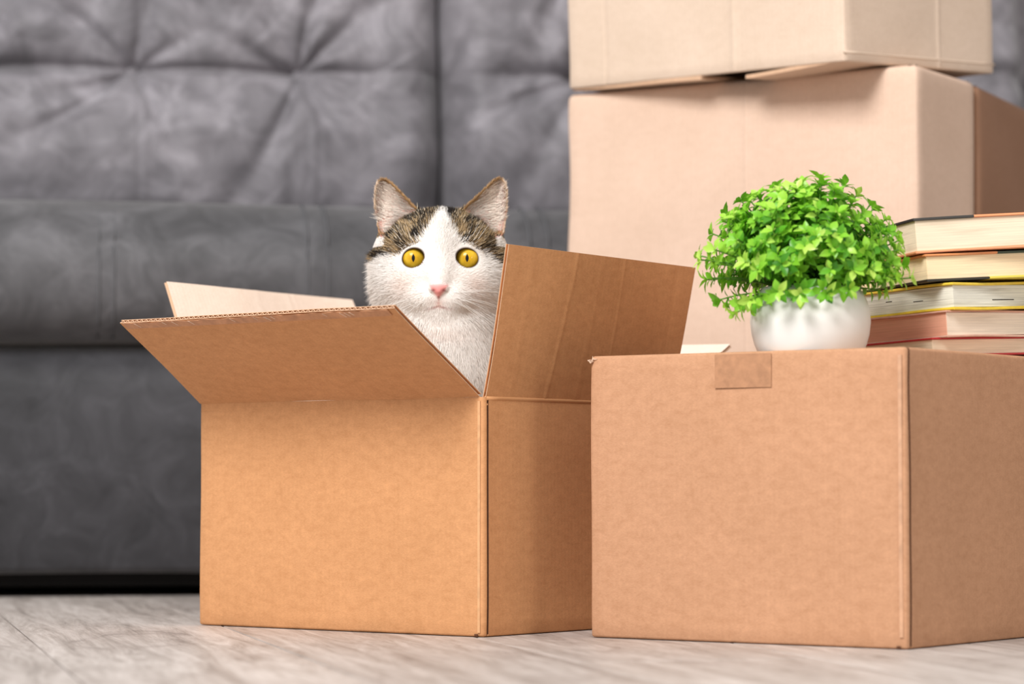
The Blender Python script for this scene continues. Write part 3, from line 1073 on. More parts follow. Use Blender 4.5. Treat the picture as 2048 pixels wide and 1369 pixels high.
for i in range(len(prof) - 1):
    for j in range(K):
        a, b = i * K + j, i * K + (j + 1) % K
        fs.append((a, b, b + K, a + K))
m_pot = plain('white_ceramic', (236, 234, 230), 0.42, 0.01, 20, 0.5)
mesh('pot', vs, fs, m_pot, plant, smooth=True)
rimz = W(1621, 580, PD).z
m_soil = plain('dark_soil', (44, 50, 24), 0.95, 0.2, 200)
bm = bmesh.new()
bmesh.ops.create_icosphere(bm, subdivisions=3, radius=0.0395)
for v in bm.verts:
    v.co.z = v.co.z * 0.35 + 0.002 * noise.noise(v.co * 200)
me = bpy.data.meshes.new('soil'); bm.to_mesh(me); bm.free(); me.materials.append(m_soil)
so = bpy.data.objects.new('soil', me); C.objects.link(so); so.parent = plant
so.location = Vector((pc.x, pc.y, rimz - 0.004)) - plant.location


def leaf_mat(name, use_attr):
    M = MatB(name)
    if use_attr:
        at = M.n('ShaderNodeAttribute'); at.attribute_name = 'tone'
        f = at.outputs['Fac']
    else:
        f = M.n('ShaderNodeObjectInfo').outputs['Random']
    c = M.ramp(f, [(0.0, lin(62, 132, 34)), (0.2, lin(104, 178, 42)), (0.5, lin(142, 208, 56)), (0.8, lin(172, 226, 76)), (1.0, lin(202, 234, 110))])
    M.l(c, M.b.inputs['Base Color'])
    M.set(Roughness=0.36)
    tr = M.n('ShaderNodeBsdfTranslucent')
    M.l(c, tr.inputs[0])
    mx = M.n('ShaderNodeMixShader')
    mx.inputs[0].default_value = 0.3
    M.l(M.b.outputs[0], mx.inputs[1])
    M.l(tr.outputs[0], mx.inputs[2])
    out = [n for n in M.nt.nodes if n.type == 'OUTPUT_MATERIAL'][0]
    M.l(mx.outputs[0], out.inputs[0])
    return M.m


m_leaf, m_leaf2 = leaf_mat('leaf_green', False), leaf_mat('leaf_green_mass', True)
m_stem = plain('stem_green', (92, 140, 46), 0.5, 0.1)


def leaf_geo(Lf_, Wf, curl, fold):
    prof_ = [(0.0, 0.06), (0.2, 0.45), (0.42, 0.92), (0.60, 1.0), (0.80, 0.62), (1.0, 0.0)]
    v, f = [], []
    for (t, w) in prof_:
        z = -curl * t * t * Lf_
        for s in (-1, 0, 1):
            v.append((s * w * Wf / 2, t * Lf_, z + abs(s) * w * fold * Wf))
    for i in range(5):
        for s in (0, 1):
            a = i * 3 + s
            f.append((a, a + 1, a + 4, a + 3))
    return v, f


leaf_vars = []
for (a, b, c_, e) in ((0.0108, 0.0060, 0.22, 0.14), (0.0118, 0.0062, 0.4, 0.18), (0.0092, 0.0052, 0.1, 0.12), (0.0115, 0.0068, 0.3, 0.12), (0.0088, 0.0042, 0.25, 0.2)):
    v, f = leaf_geo(a, b, c_, e)
    me = bpy.data.meshes.new('leaf'); me.from_pydata(v, [], f); me.materials.append(m_leaf)
    me.polygons.foreach_set('use_smooth', [True] * len(f))
    leaf_vars.append((v, f, me))

root = Vector((pc.x, pc.y, rimz - 0.006))
rp = random.Random(12)
sprigs = []
explicit = [(1402, 520, -.3), (1412, 560, .1), (1425, 468, .2), (1440, 600, -.2), (1470, 628, -.4), (1455, 430, .5), (1480, 400, .3), (1555, 372, 0), (1590, 380, -.5),
            (1640, 357, 0), (1688, 372, .2), (1712, 392, .3), (1770, 440, .4), (1798, 500, -.4), (1806, 530, -.1), (1822, 556, -.5), (1770, 585, -.3), (1555, 585, -1.1), (1600, 590, -1.2),
            (1400, 512, .3), (1790, 470, .1), (1560, 392, -.6), (1520, 395, -.2), (1740, 410, -.1), (1480, 610, -.7), (1500, 600, -.9), (1655, 588, -1.2), (1700, 580, -1.1), (1455, 610, 0), (1430, 500, -.6)]
for (x, y, dy) in explicit:
    sprigs.append(W(x, y, PD + dy * 0.06))
n_s = 205
for k in range(n_s):
    # points over a dome, denser towards the camera
    a = rp.uniform(0, 2 * math.pi)
    cz = rp.uniform(-0.12, 1.0)
    s = math.sqrt(max(0, 1 - cz * cz))
    dx, dy = s * math.cos(a), s * math.sin(a)
    if dy > 0.2 and rp.random() < 0.35: dy = -dy
    rad = rp.uniform(0.78, 1.03)
    px_ = W(1612, 545, PD)
    sprigs.append(px_ + Vector((dx * 0.083 * rad, dy * 0.078 * rad, cz * (0.079 if cz > 0 else 0.06) * rad)))
for k in range(70):
    v = Vector((rp.gauss(0, 1), rp.gauss(0, 1), abs(rp.gauss(0, 1)))).normalized()
    sprigs.append(W(1612, 550, PD) + Vector((v.x * 0.055, v.y * 0.05, v.z * 0.05)))
leaves = []   # (matrix, variant, camdist, tone)
stem_objs = 0
stem_mass_v, stem_mass_f = [], []
for si, tip in enumerate(sprigs):
    dirn = (tip - root)
    L = dirn.length
    outw = dirn.normalized()
    mid = root + dirn * 0.5 + Vector((0, 0, 0.012 * rp.uniform(0.3, 1.2)))
    pts = []
    for k in range(9):
        t = k / 8
        pts.append(root * (1 - t) ** 2 + mid * 2 * t * (1 - t) + tip * t * t)
    # stem geometry
    base = len(stem_mass_v)
    kk = 5
    for i, p in enumerate(pts):
        tg = (pts[min(8, i + 1)] - pts[max(0, i - 1)]).normalized()
        s_ = tg.orthogonal().normalized(); u_ = tg.cross(s_)
        for j in range(kk):
            q = 2 * math.pi * j / kk
            stem_mass_v.append(p + (s_ * math.cos(q) + u_ * math.sin(q)) * 0.0007)
    fc = []
    for i in range(8):
        for j in range(kk):
            a, b = i * kk + j, i * kk + (j + 1) % kk
            fc.append((a, b, b + kk, a + kk))
    if si < len(explicit):
        vv = stem_mass_v[base:]
        del stem_mass_v[base:]
        mesh('stem', vv, fc, m_stem, plant, smooth=True)
    else:
        stem_mass_f += [tuple(base + q for q in f_) for f_ in fc]
    tone0 = rp.uniform(0.15, 0.75)
    def add_leaf(p, axis, dirv, sc, tone):
        y = dirv.normalized()
        x = y.cross(axis)
        if x.length < 1e-4: x = Vector((1, 0, 0))
        x.normalize()
        z = x.cross(y).normalized()
        M_ = Matrix((x, y, z)).transposed().to_4x4()
        M_ = Matrix.Translation(p) @ M_ @ Matrix.Rotation(rp.uniform(-0.5, 0.5), 4, 'Y') @ Matrix.Scale(sc, 4)
        leaves.append((M_, rp.randrange(5), tone))
    # whorls along the last part, rosette at the tip
    tg = (pts[-1] - pts[-2]).normalized()
    s_ = tg.orthogonal().normalized(); u_ = tg.cross(s_)
    ph = rp.uniform(0, 6.28)
    for j in range(6):
        q = ph + 2 * math.pi * j / 6 + rp.uniform(-.25, .25)
        r_ = s_ * math.cos(q) + u_ * math.sin(q)
        op = rp.uniform(0.5, 1.3)
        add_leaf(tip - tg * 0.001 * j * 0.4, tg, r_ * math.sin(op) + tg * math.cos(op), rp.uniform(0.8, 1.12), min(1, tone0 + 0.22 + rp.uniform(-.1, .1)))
    for w_, t in enumerate((0.90, 0.80, 0.69, 0.57)):
        i = int(t * 8); fr = t * 8 - i
        p = pts[i] * (1 - fr) + pts[i + 1] * fr
        tg2 = (pts[i + 1] - pts[i]).normalized()
        s2 = tg2.orthogonal().normalized(); u2 = tg2.cross(s2)
        for j in range(3 if w_ < 2 else 2):
            q = ph + w_ * 1.1 + 2 * math.pi * j / 3 + rp.uniform(-.4, .4)
            r_ = s2 * math.cos(q) + u2 * math.sin(q)
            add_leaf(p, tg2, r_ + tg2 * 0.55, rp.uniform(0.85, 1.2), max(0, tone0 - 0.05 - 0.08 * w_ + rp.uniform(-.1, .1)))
mesh('stems', stem_mass_v, stem_mass_f, m_stem, plant, smooth=True)['kind'] = 'stuff'
cw = W(1612, 545, PD)
def front_score(M_):
    p = M_.translation - cw
    return p.normalized().dot(Vector((0, -1, 0.15))) * 0.6 + (p.length / 0.08) * 0.6
leaves.sort(key=lambda l: -front_score(l[0]))
pinv = Matrix.Translation(-plant.location)
for (M_, vi, tone) in leaves[:300]:
    o = bpy.data.objects.new('leaf', leaf_vars[vi][2])
    C.objects.link(o)
    o.parent = plant
    o.matrix_local = pinv @ M_
vs, fs, tn = [], [], []
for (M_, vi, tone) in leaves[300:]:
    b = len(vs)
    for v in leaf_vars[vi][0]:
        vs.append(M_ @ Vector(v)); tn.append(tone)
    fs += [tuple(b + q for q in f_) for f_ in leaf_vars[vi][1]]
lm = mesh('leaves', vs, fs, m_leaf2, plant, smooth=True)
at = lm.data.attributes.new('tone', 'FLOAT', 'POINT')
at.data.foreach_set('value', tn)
lm['kind'] = 'stuff'
print('leaves', len(leaves))

# ------------------------------------------------------------------ the cat
CD = 2.725
CO = W(880, 525, CD)            # centre of the head, between the eyes
PXM = 2.70 / F * 1000           # millimetres per pixel at the face
cat_root = Vector((CO.x, CO.y + 0.03, 0.006))


def axis_steps(segs):
    out = [segs[0][0]]
    for (a, b, h) in segs:
        n = max(1, int(round((b - a) / h)))
        for i in range(1, n + 1):
            out.append(a + (b - a) * i / n)
    return np.array(out, dtype=np.float32)


zfloor = -(CO.z - 0.006) * 1000
gx = axis_steps([(-96, -74, 3), (-74, 74, 1.0), (74, 96, 3)])
gy = axis_steps([(-66, -8, 0.9), (-8, 44, 1.7), (44, 150, 4)])
gz = axis_steps([(zfloor - 4, -70, 3.5), (-70, 92, 0.95)])
V = np.full((len(gx), len(gy), len(gz)), 1e3, dtype=np.float32)


def block(lo, hi):
    ix = (np.searchsorted(gx, lo[0]), np.searchsorted(gx, hi[0]) + 1)
    iy = (np.searchsorted(gy, lo[1]), np.searchsorted(gy, hi[1]) + 1)
    iz = (np.searchsorted(gz, lo[2]), np.searchsorted(gz, hi[2]) + 1)
    sl_ = (slice(max(0, ix[0] - 1), ix[1]), slice(max(0, iy[0] - 1), iy[1]), slice(max(0, iz[0] - 1), iz[1]))
    X = gx[sl_[0]][:, None, None]; Y = gy[sl_[1]][None, :, None]; Z = gz[sl_[2]][None, None, :]
    return sl_, X, Y, Z


def comb(sl_, d, k, sub=False):
    a = V[sl_]
    if sub: d = -d; a2 = np.maximum(a, d) if k == 0 else None
    if k == 0:
        V[sl_] = np.maximum(a, d) if sub else np.minimum(a, d)
        return
    if sub:
        h = np.clip(0.5 + 0.5 * (a - d) / k, 0, 1)
        V[sl_] = d * (1 - h) + a * h + k * h * (1 - h)
    else:
        h = np.clip(0.5 + 0.5 * (a - d) / k, 0, 1)
        V[sl_] = a * (1 - h) + d * h - k * h * (1 - h)


def ell(c, r, k=8, sub=False):
    m = k + 14
    sl_, X, Y, Z = block([c[i] - r[i] - m for i in range(3)], [c[i] + r[i] + m for i in range(3)])
    x, y, z = (X - c[0]), (Y - c[1]), (Z - c[2])
    k0 = np.sqrt((x / r[0]) ** 2 + (y / r[1]) ** 2 + (z / r[2]) ** 2) + 1e-6
    k1 = np.sqrt((x / r[0] ** 2) ** 2 + (y / r[1] ** 2) ** 2 + (z / r[2] ** 2) ** 2) + 1e-6
    comb(sl_, (k0 * (k0 - 1) / k1).astype(np.float32), k, sub)


def cap(a, b, ra, rb, k=8, sub=False):
    m = k + 14 + max(ra, rb)
    sl_, X, Y, Z = block([min(a[i], b[i]) - m for i in range(3)], [max(a[i], b[i]) + m for i in range(3)])
    ba = [b[i] - a[i] for i in range(3)]
    L = sum(q * q for q in ba)
    h = np.clip(((X - a[0]) * ba[0] + (Y - a[1]) * ba[1] + (Z - a[2]) * ba[2]) / L, 0, 1)
    d = np.sqrt((X - a[0] - ba[0] * h) ** 2 + (Y - a[1] - ba[1] * h) ** 2 + (Z - a[2] - ba[2] * h) ** 2) - (ra + (rb - ra) * h)
    comb(sl_, d.astype(np.float32), k, sub)


def P2(px, py):
    return ((px - 880) * PXM, (525 - py) * PXM)


# body, neck, legs
ell((0, 50, -235), (80, 78, 100), 10)
ell((0, 10, -118), (64, 54, 78), 25)
cap((0, 14, -34), (0, 10, -110), 56, 60, 22)
for s in (-1, 1):
    cap((s * 28, -12, -170), (s * 25, -30, zfloor + 16), 20, 13, 14)
    ell((s * 25, -42, zfloor + 11), (15, 22, 11), 8)
    ell((s * 60, 50, zfloor + 48), (30, 52, 46), 14)
    ell((s * 62, 2, zfloor + 12), (16, 30, 12), 8)
for (a, b) in (((0, 118, zfloor + 16), (50, 122, zfloor + 14)), ((50, 122, zfloor + 14), (86, 88, zfloor + 13)), ((86, 88, zfloor + 13), (92, 40, zfloor + 12))):
    cap(a, b, 13, 11, 8)
# head
ell((0, 10, 11), (57, 49, 41), 18)
for s in (-1, 1):
    ell((s * 34.5, 14, -16), (30, 34, 36), 16)
    ell((s * 27, -10, 17), (22, 22, 16), 8)           # brow
    ell((s * 26, -19, -22), (24, 21, 21), 14)          # under the eye
for s in (-1, 1):
    ell((s * 43, 16, 9), (21, 27, 22), 12)             # temple
ell((0, -6, -20), (46, 36, 36), 14)
cap((0, -26, 26), (0, -40, -12), 15, 9.5, 12)
cap((0, -38, -8), (0, -47, -27), 9, 7.5, 7)
for s in (-1, 1):
    ell((s * 12, -36.5, -38), (17, 13, 12), 9)
ell((0, -32.5, -50.5), (15, 11.5, 10), 9)
ell((0, -51, -28.5), (8.2, 5.0, 4.6), 3)
cap((0, -52.5, -31), (0, -51, -35), 3.4, 1.8, 2)
# ears
ear_px = [(770, 486), (757, 470), (751, 445), (747, 415), (746, 392), (748, 372), (754, 358), (762, 353.5), (771, 355), (785, 365), (804, 385), (824, 406), (838, 422), (850, 445), (842, 470), (800, 488)]
earR_px = [(996, 482), (1009, 466), (1013, 440), (1016, 412), (1016.5, 385), (1013, 364), (1006, 354), (998, 352), (988, 357), (970, 374), (950, 394), (934, 408), (922, 424), (914, 448), (925, 470), (965, 486)]


def poly_sd(PX, X, Z):
    """signed distance to polygon in xz (negative inside)"""
    P = [P2(*p) for p in PX]
    d = np.full(np.broadcast(X, Z).shape, 1e9, dtype=np.float32)
    ins = np.zeros(d.shape, dtype=bool)
    n = len(P)
    for i in range(n):
        ax, az = P[i]; bx, bz_ = P[(i + 1) % n]
        ex_, ez_ = bx - ax, bz_ - az
        wx, wz = X - ax, Z - az
        h = np.clip((wx * ex_ + wz * ez_) / (ex_ * ex_ + ez_ * ez_), 0, 1)
        d = np.minimum(d, (wx - ex_ * h) ** 2 + (wz - ez_ * h) ** 2)
        c = ((az > Z) != (bz_ > Z)) & (X < (bx - ax) * (Z - az) / (bz_ - az + 1e-9) + ax)
        ins ^= c
    d = np.sqrt(d)
    return np.where(ins, -d, d)


def ear_y0(sd, X, Z, s):
    inner = np.clip(-sd / 15.0, 0, 1)
    bowl = 17 * (1 - (1 - inner) ** 2)
    lat = (np.abs(X) - 42) / 20.0            # lateral edge further back than the medial edge
    return 1.0 + bowl * 0.9 + 2.5 * lat + 0.10 * (Z - 40)


for s, PX in ((-1, ear_px), (1, earR_px)):
    lo = (-72, -20, 12) if s < 0 else (12, -20, 12)
    hi = (-8, 44, 90) if s < 0 else (72, 44, 90)
    sl_, X, Y, Z = block(lo, hi)
    sd = poly_sd(PX, X, Z)
    y0 = ear_y0(sd, X, Z, s)
    th_ = 1.7 + np.clip(-(Z - 45) / 20, 0, 1) * 1.5
    d = np.maximum(sd, (np.abs(Y - y0) - th_) * 0.75)
    comb(sl_, d.astype(np.float32), 3.5)
    # back root of the ear
    ell((s * 40, 20, 33), (19, 11, 19), 10)
    # concha
    cap((s * 50, -4, 30), (s * 52, 2, 44), 7.5, 9, 4, True)
# eye sockets
EYE = []
for s, (cx_, cy_) in ((-1, (828.5, 522)), (1, (936, 522))):
    ex0, ez0 = P2(cx_, cy_)
    EYE.append((ex0, ez0))
    sl_, X, Y, Z = block((ex0 - 16, -66, ez0 - 16), (ex0 + 16, -8, ez0 + 16))
    t = -s * 0.30
    xr = (X - ex0) * math.cos(t) + (Z - ez0) * math.sin(t)
    zr = -(X - ex0) * math.sin(t) + (Z - ez0) * math.cos(t)
    k0 = np.sqrt((xr / 10.4) ** 2 + (zr / 9.1) ** 2)
    d2 = (k0 - 1) * 9.6
    d = np.maximum(d2, Y + 14) + 0 * Y
    comb(sl_, d.astype(np.float32), 1.2, True)
# nostrils and mouth
for s in (-1, 1):
    cap((s * 3.9, -57, -30.6), (s * 6.6, -54, -29.4), 1.2, 0.8, 0.6, True)
cap((0, -56, -35.5), (0, -53, -45), 0.8, 0.8, 1.0, True)


def surface_nets(V):
    ins = V < 0
    nx_, ny_, nz_ = V.shape
    c = np.zeros((nx_ - 1, ny_ - 1, nz_ - 1), dtype=np.uint8)
    for a in (0, 1):
        for b in (0, 1):
            for d in (0, 1):
                c += ins[a:nx_ - 1 + a, b:ny_ - 1 + b, d:nz_ - 1 + d]
    I, J, K_ = np.nonzero((c > 0) & (c < 8))
    n = len(I)
    acc = np.zeros((n, 3)); cnt = np.zeros(n)
    corners = [(a, b, d) for a in (0, 1) for b in (0, 1) for d in (0, 1)]
    for p in corners:
        for ax in range(3):
            if p[ax] == 0:
                q = list(p); q[ax] = 1
                v0 = V[I + p[0], J + p[1], K_ + p[2]]
                v1 = V[I + q[0], J + q[1], K_ + q[2]]
                m = (v0 < 0) != (v1 < 0)
                t = np.where(m, v0 / (v0 - v1 + 1e-12), 0)
                p0 = np.stack([gx[I + p[0]], gy[J + p[1]], gz[K_ + p[2]]], 1)
                p1 = np.stack([gx[I + q[0]], gy[J + q[1]], gz[K_ + q[2]]], 1)
                acc[m] += (p0 + (p1 - p0) * t[:, None])[m]
                cnt[m] += 1
    P = acc / cnt[:, None]
    idm = np.full(c.shape, -1, dtype=np.int64)
    idm[I, J, K_] = np.arange(n)
    quads = []
    for ax in range(3):
        A = [slice(None)] * 3; Bq = [slice(None)] * 3
        A[ax] = slice(0, -1); Bq[ax] = slice(1, None)
        s0, s1 = ins[tuple(A)], ins[tuple(Bq)]
        E = np.nonzero(s0 != s1)
        o1, o2 = [a for a in range(3) if a != ax]
        ok = (E[o1] > 0) & (E[o2] > 0) & (E[o1] < V.shape[o1] - 1) & (E[o2] < V.shape[o2] - 1)
        E = [e[ok] for e in E]
        fl = s0[tuple(E)]
        def cell(d1, d2):
            e = [x.copy() for x in E]
            e[o1] -= d1; e[o2] -= d2
            return idm[tuple(e)]
        q = np.stack([cell(1, 1), cell(0, 1), cell(0, 0), cell(1, 0)], 1)
        flip = fl if ax != 1 else ~fl
        q[~flip] = q[~flip][:, ::-1]
        quads.append(q)
    Q = np.concatenate(quads)
    return P, Q[(Q >= 0).all(1)]


VP, VQ = surface_nets(V)
del V
print('cat mesh', len(VP), len(VQ))


def in_poly(PX, px, py):
    ins = np.zeros(px.shape, dtype=bool)
    n = len(PX)
    for i in range(n):
        ax, ay = PX[i]; bx, by = PX[(i + 1) % n]
        ins ^= ((ay > py) != (by > py)) & (px < (bx - ax) * (py - ay) / (by - ay + 1e-9) + ax)
    return ins


TL = [(725, 545), (738, 522), (755, 524), (775, 513), (800, 515), (812, 502), (838, 492), (854, 474), (866, 457), (874, 438), (880, 420), (882, 400), (870, 380), (800, 340), (735, 380)]
TR = [(889, 400), (890, 422), (895, 440), (902, 458), (912, 477), (924, 490), (942, 494), (958, 504), (972, 511), (984, 524), (1003, 536), (1030, 542), (1040, 380), (960, 340), (890, 380)]


def sig(x):
    return 1 / (1 + np.exp(-x))


def coat(P, jit):
    """returns (tabby mask 0/1, dark weight) for points P in mm, jittered by jit px"""
    # back of the head and the body: tabby saddle; face: patches of the blaze outline
    px = 880 + P[:, 0] / PXM + jit[:, 0]
    py = 525 - P[:, 2] / PXM + jit[:, 1]
    t = in_poly(TL, px, py) | in_poly(TR, px, py)
    back = (P[:, 1] + jit[:, 0] * 0.3 > 38)
    t = np.where(P[:, 2] > 20, t | (back & (np.abs(P[:, 0]) > 2)), t)
    t = np.where((P[:, 2] <= 20), t | (P[:, 1] + jit[:, 1] > 52), t)
    nz = np.array([noise.noise(Vector((a * 0.09, b * 0.05, c_ * 0.11))) for a, b, c_ in P])
    ang = np.arctan2(P[:, 0], P[:, 2] + 30)
    st = np.sin(ang * 17 + 3.0 * nz) * 0.5 + 0.5
    dark = 0.2 + 0.55 * st ** 1.5 + 0.4 * nz
    top = np.exp(-(((px - 885) / 45) ** 2 + ((py - 428) / 26) ** 2))
    dark = dark + 0.55 * top
    for (ex_, ey_, w) in ((788, 516, 14), (985, 517, 14), (775, 510, 10), (1000, 525, 12)):
        dark = dark + 0.5 * np.exp(-(((px - ex_) / w) ** 2 + ((py - ey_) / 5) ** 2))
    return t, np.clip(dark, 0, 1)


def L3(*c):
    return np.array(lin(*c)[:3])


WHITE, PINKW = L3(246, 240, 234), L3(240, 205, 188)
DARK, MIDB, TAN, PALE = L3(34, 28, 24), L3(104, 84, 60), L3(184, 156, 116), L3(222, 206, 180)
SKIN, NOSE, RIM = L3(196, 142, 128), L3(232, 150, 145), L3(52, 30, 24)


def ear_info(P):
    """sd to ear polygon and front-side flag"""
    r = {}
    sdl = poly_sd(ear_px, P[:, 0], P[:, 2]); sdr = poly_sd(earR_px, P[:, 0], P[:, 2])
    sd = np.where(P[:, 0] < 0, sdl, sdr)
    y0 = ear_y0(sd, P[:, 0], P[:, 2], 0)
    return sd, y0


me = bpy.data.meshes.new('cat')
rel = (CO - cat_root)
co = VP * 0.001 + np.array([rel.x, rel.y, rel.z])
me.vertices.add(len(co))
me.vertices.foreach_set('co', co.ravel())
me.loops.add(len(VQ) * 4)
me.loops.foreach_set('vertex_index', VQ.ravel().astype(np.int32))
me.polygons.add(len(VQ))
me.polygons.foreach_set('loop_start', np.arange(0, len(VQ) * 4, 4, dtype=np.int32))
me.polygons.foreach_set('use_smooth', np.ones(len(VQ), dtype=bool))
me.update(calc_edges=True)
me.validate()
NRM = np.zeros(len(co) * 3, dtype=np.float32)
me.vertices.foreach_get('normal', NRM)
NRM = NRM.reshape(-1, 3)
# make sure the surface faces outwards
cen = np.array([0, 10, 0])
if ((VP - cen) * NRM).sum(1)[VP[:, 2] > -40].mean() < 0:
    me.flip_normals()
    me.update()
    NRM = -NRM

tmask, tdark = coat(VP, np.zeros((len(VP), 2)))
colr = np.tile(WHITE * 0.92, (len(VP), 1))
colr[tmask] = MIDB * 0.75
sd, y0 = ear_info(VP)
front_ear = (sd < 0) & (VP[:, 2] > 24) & (VP[:, 1] < y0 + 0.6) & (NRM[:, 1] < 0.35) & (np.abs(VP[:, 0]) > 24) & (np.where(VP[:, 2] < 44, VP[:, 1] > -6, True))
colr[front_ear] = SKIN
rimm = (sd > -2.5) & (sd < 1.5) & (VP[:, 2] > 50)
colr[rimm] = L3(160, 122, 84)
# deep concha is redder
for s in (-1, 1):
    dd_ = np.sqrt((VP[:, 0] - s * 49) ** 2 + (VP[:, 2] - 33) ** 2 + ((VP[:, 1] - 4) * 0.7) ** 2)
    w = np.exp(-(dd_ / 11) ** 2)[:, None] * (NRM[:, 1] < 0.2)[:, None] * (sd < 3)[:, None]
    colr = colr * (1 - w) + L3(214, 130, 108) * w
# nose
nx2, nz2 = VP[:, 0], VP[:, 2]
hw = np.clip((nz2 + 37.5) / 11.5, 0.05, 1) ** 0.8 * 9.0
nose = (np.abs(nx2) < hw) & (nz2 < -25.2) & (nz2 > -38) & (VP[:, 1] < -46)
w = sig((hw - np.abs(nx2)) * 1.6) * sig((-24.6 - nz2) * 1.2) * sig((nz2 + 38) * 2) * (VP[:, 1] < -44)
colr = colr * (1 - w[:, None]) + NOSE * w[:, None]
w = np.zeros(len(VP))
for s in (-1, 1):
    w = np.maximum(w, np.exp(-(((nx2 - s * 5.2) / 2.3) ** 2 + ((nz2 + 30.5) / 1.3) ** 2)))
w = w * (VP[:, 1] < -46)
colr = colr * (1 - w[:, None] * 0.85) + L3(120, 40, 42) * w[:, None] * 0.85
# philtrum; soft shadow of the mouth painted along the lips
w = np.exp(-(nx2 / 1.0) ** 2) * (nz2 < -36) * (nz2 > -46) * (VP[:, 1] < -44)
lipz = -44.9 - 2.4 * np.clip(np.abs(nx2) / 8, 0, 1)
w2 = np.exp(-((nz2 - lipz) / 1.1) ** 2) * (np.abs(nx2) < 15) * (VP[:, 1] < -36)
w = np.clip(np.maximum(w, w2 * np.clip(1.25 - np.abs(nx2) / 15, 0, 1)), 0, 1)[:, None]
colr = colr * (1 - w * 0.75) + L3(150, 84, 78) * w * 0.75
w = (np.exp(-((nx2 / 8) ** 2 + ((nz2 + 43) / 4) ** 2)) * (VP[:, 1] < -40))[:, None] * 0.35
colr = colr * (1 - w) + L3(222, 160, 150) * w
# eye rims
eyed = np.full(len(VP), 99.0)
for (ex0, ez0), s in zip(EYE, (-1, 1)):
    t = -s * 0.30
    xr = (VP[:, 0] - ex0) * math.cos(t) + (VP[:, 2] - ez0) * math.sin(t)
    zr = -(VP[:, 0] - ex0) * math.sin(t) + (VP[:, 2] - ez0) * math.cos(t)
    k0 = (np.sqrt((xr / 10.4) ** 2 + (zr / 9.1) ** 2) - 1) * 9.6
    eyed = np.minimum(eyed, np.where(VP[:, 1] < -8, k0, 99))
w = sig((1.0 - eyed) * 3.5)[:, None]
colr = colr * (1 - w) + RIM * w
for (ex0, ez0), s in zip(EYE, (-1, 1)):
    dd_ = np.sqrt((VP[:, 0] - (ex0 - s * 10.5)) ** 2 + (VP[:, 2] - (ez0 - 7)) ** 2)
    w = np.exp(-(dd_ / 2.6) ** 2)[:, None] * 0.5
    colr = colr * (1 - w) + L3(150, 120, 124) * w
ca = me.color_attributes.new('Col', 'FLOAT_COLOR', 'POINT')
ca.data.foreach_set('color', np.concatenate([colr, np.ones((len(colr), 1))], 1).ravel())


def fur_mat(name, rough, spec, sub=0.0):
    M = MatB(name)
    a = M.n('ShaderNodeVertexColor'); a.layer_name = 'Col'
    M.l(a.outputs[0], M.b.inputs['Base Color'])
    M.set(Roughness=rough)
    M.b.inputs['Specular IOR Level'].default_value = spec
    return M


mskin = fur_mat('cat_skin', 0.6, 0.3)
M = mskin
tc = M.n('ShaderNodeTexCoord').outputs['Object']
M.bump(M.noise(tc, 900, 3, 0.6), 0.15, 0.0005)
me.materials.append(mskin.m)
cat = bpy.data.objects.new('cat', me)
C.objects.link(cat)
cat.location = cat_root
tag(cat, 'white and brown tabby cat with amber eyes sitting upright in the open box, facing forward', 'cat')

# eyes
def eye_mat():
    M = MatB('amber_eye')
    tc = M.n('ShaderNodeTexCoord').outputs['Object']
    sep = M.n('ShaderNodeSeparateXYZ')
    M.l(tc, sep.inputs[0])
    x, y, z = sep.outputs
    r = M.math('SQRT', M.math('ADD', M.math('MULTIPLY', x, x), M.math('MULTIPLY', z, z)))
    n = M.noise(tc, 700, 5, 0.7, 0.4)
    n2 = M.noise(tc, 160, 3, 0.6)
    rr_ = M.math('MULTIPLY_ADD', n, 0.0012, M.math('MULTIPLY', r, 1.0))
    c = M.ramp(M.math('MULTIPLY', rr_, 1 / 0.0130), [(0.0, lin(188, 142, 16)), (0.30, lin(212, 168, 34)), (0.6, lin(220, 182, 56)), (0.78, lin(200, 156, 32)), (0.87, lin(92, 58, 12)), (0.93, lin(34, 22, 12))])
    c = M.mix(0.5, c, M.ramp(n2, [(0.35, (0.72, 0.62, 0.3, 1)), (0.65, (1.15, 1.12, 1.0, 1))]), 'MULTIPLY')
    px_ = M.math('DIVIDE', x, 0.00155)
    pz_ = M.math('DIVIDE', z, 0.0040)
    # slit: pointed lens shape |x| < w (1 - z^2)
    q = M.math('ADD', M.math('ABSOLUTE', px_), M.math('MULTIPLY', pz_, pz_))
    g = M.math('LESS_THAN', q, 1.0)
    fr = M.math('LESS_THAN', y, 0.0)
    c = M.mix(M.math('MULTIPLY', g, fr), c, (0.004, 0.004, 0.006, 1))
    M.l(c, M.b.inputs['Base Color'])
    M.set(Roughness=0.45)
    M.b.inputs['Coat Weight'].default_value = 1.0
    M.b.inputs['Coat IOR'].default_value = 1.28
    M.b.inputs['Specular IOR Level'].default_value = 0.1
    M.b.inputs['Coat Roughness'].default_value = 0.02
    return M.m


m_eye = eye_mat()
for (ex0, ez0) in EYE:
    bm = bmesh.new()
    bmesh.ops.create_uvsphere(bm, u_segments=64, v_segments=48, radius=0.0128)
    bmesh.ops.rotate(bm, cent=(0, 0, 0), matrix=Matrix.Rotation(math.pi / 2, 3, 'X'), verts=bm.verts)
    em = bpy.data.meshes.new('eye'); bm.to_mesh(em); bm.free(); em.materials.append(m_eye)
    em.polygons.foreach_set('use_smooth', [True] * len(em.polygons))
    e = bpy.data.objects.new('eye', em); C.objects.link(e); e.parent = cat
    e.location = rel + Vector((ex0, -21.6, ez0)) * 0.001
    e['label'] = 'amber eye with a narrow black slit pupil'

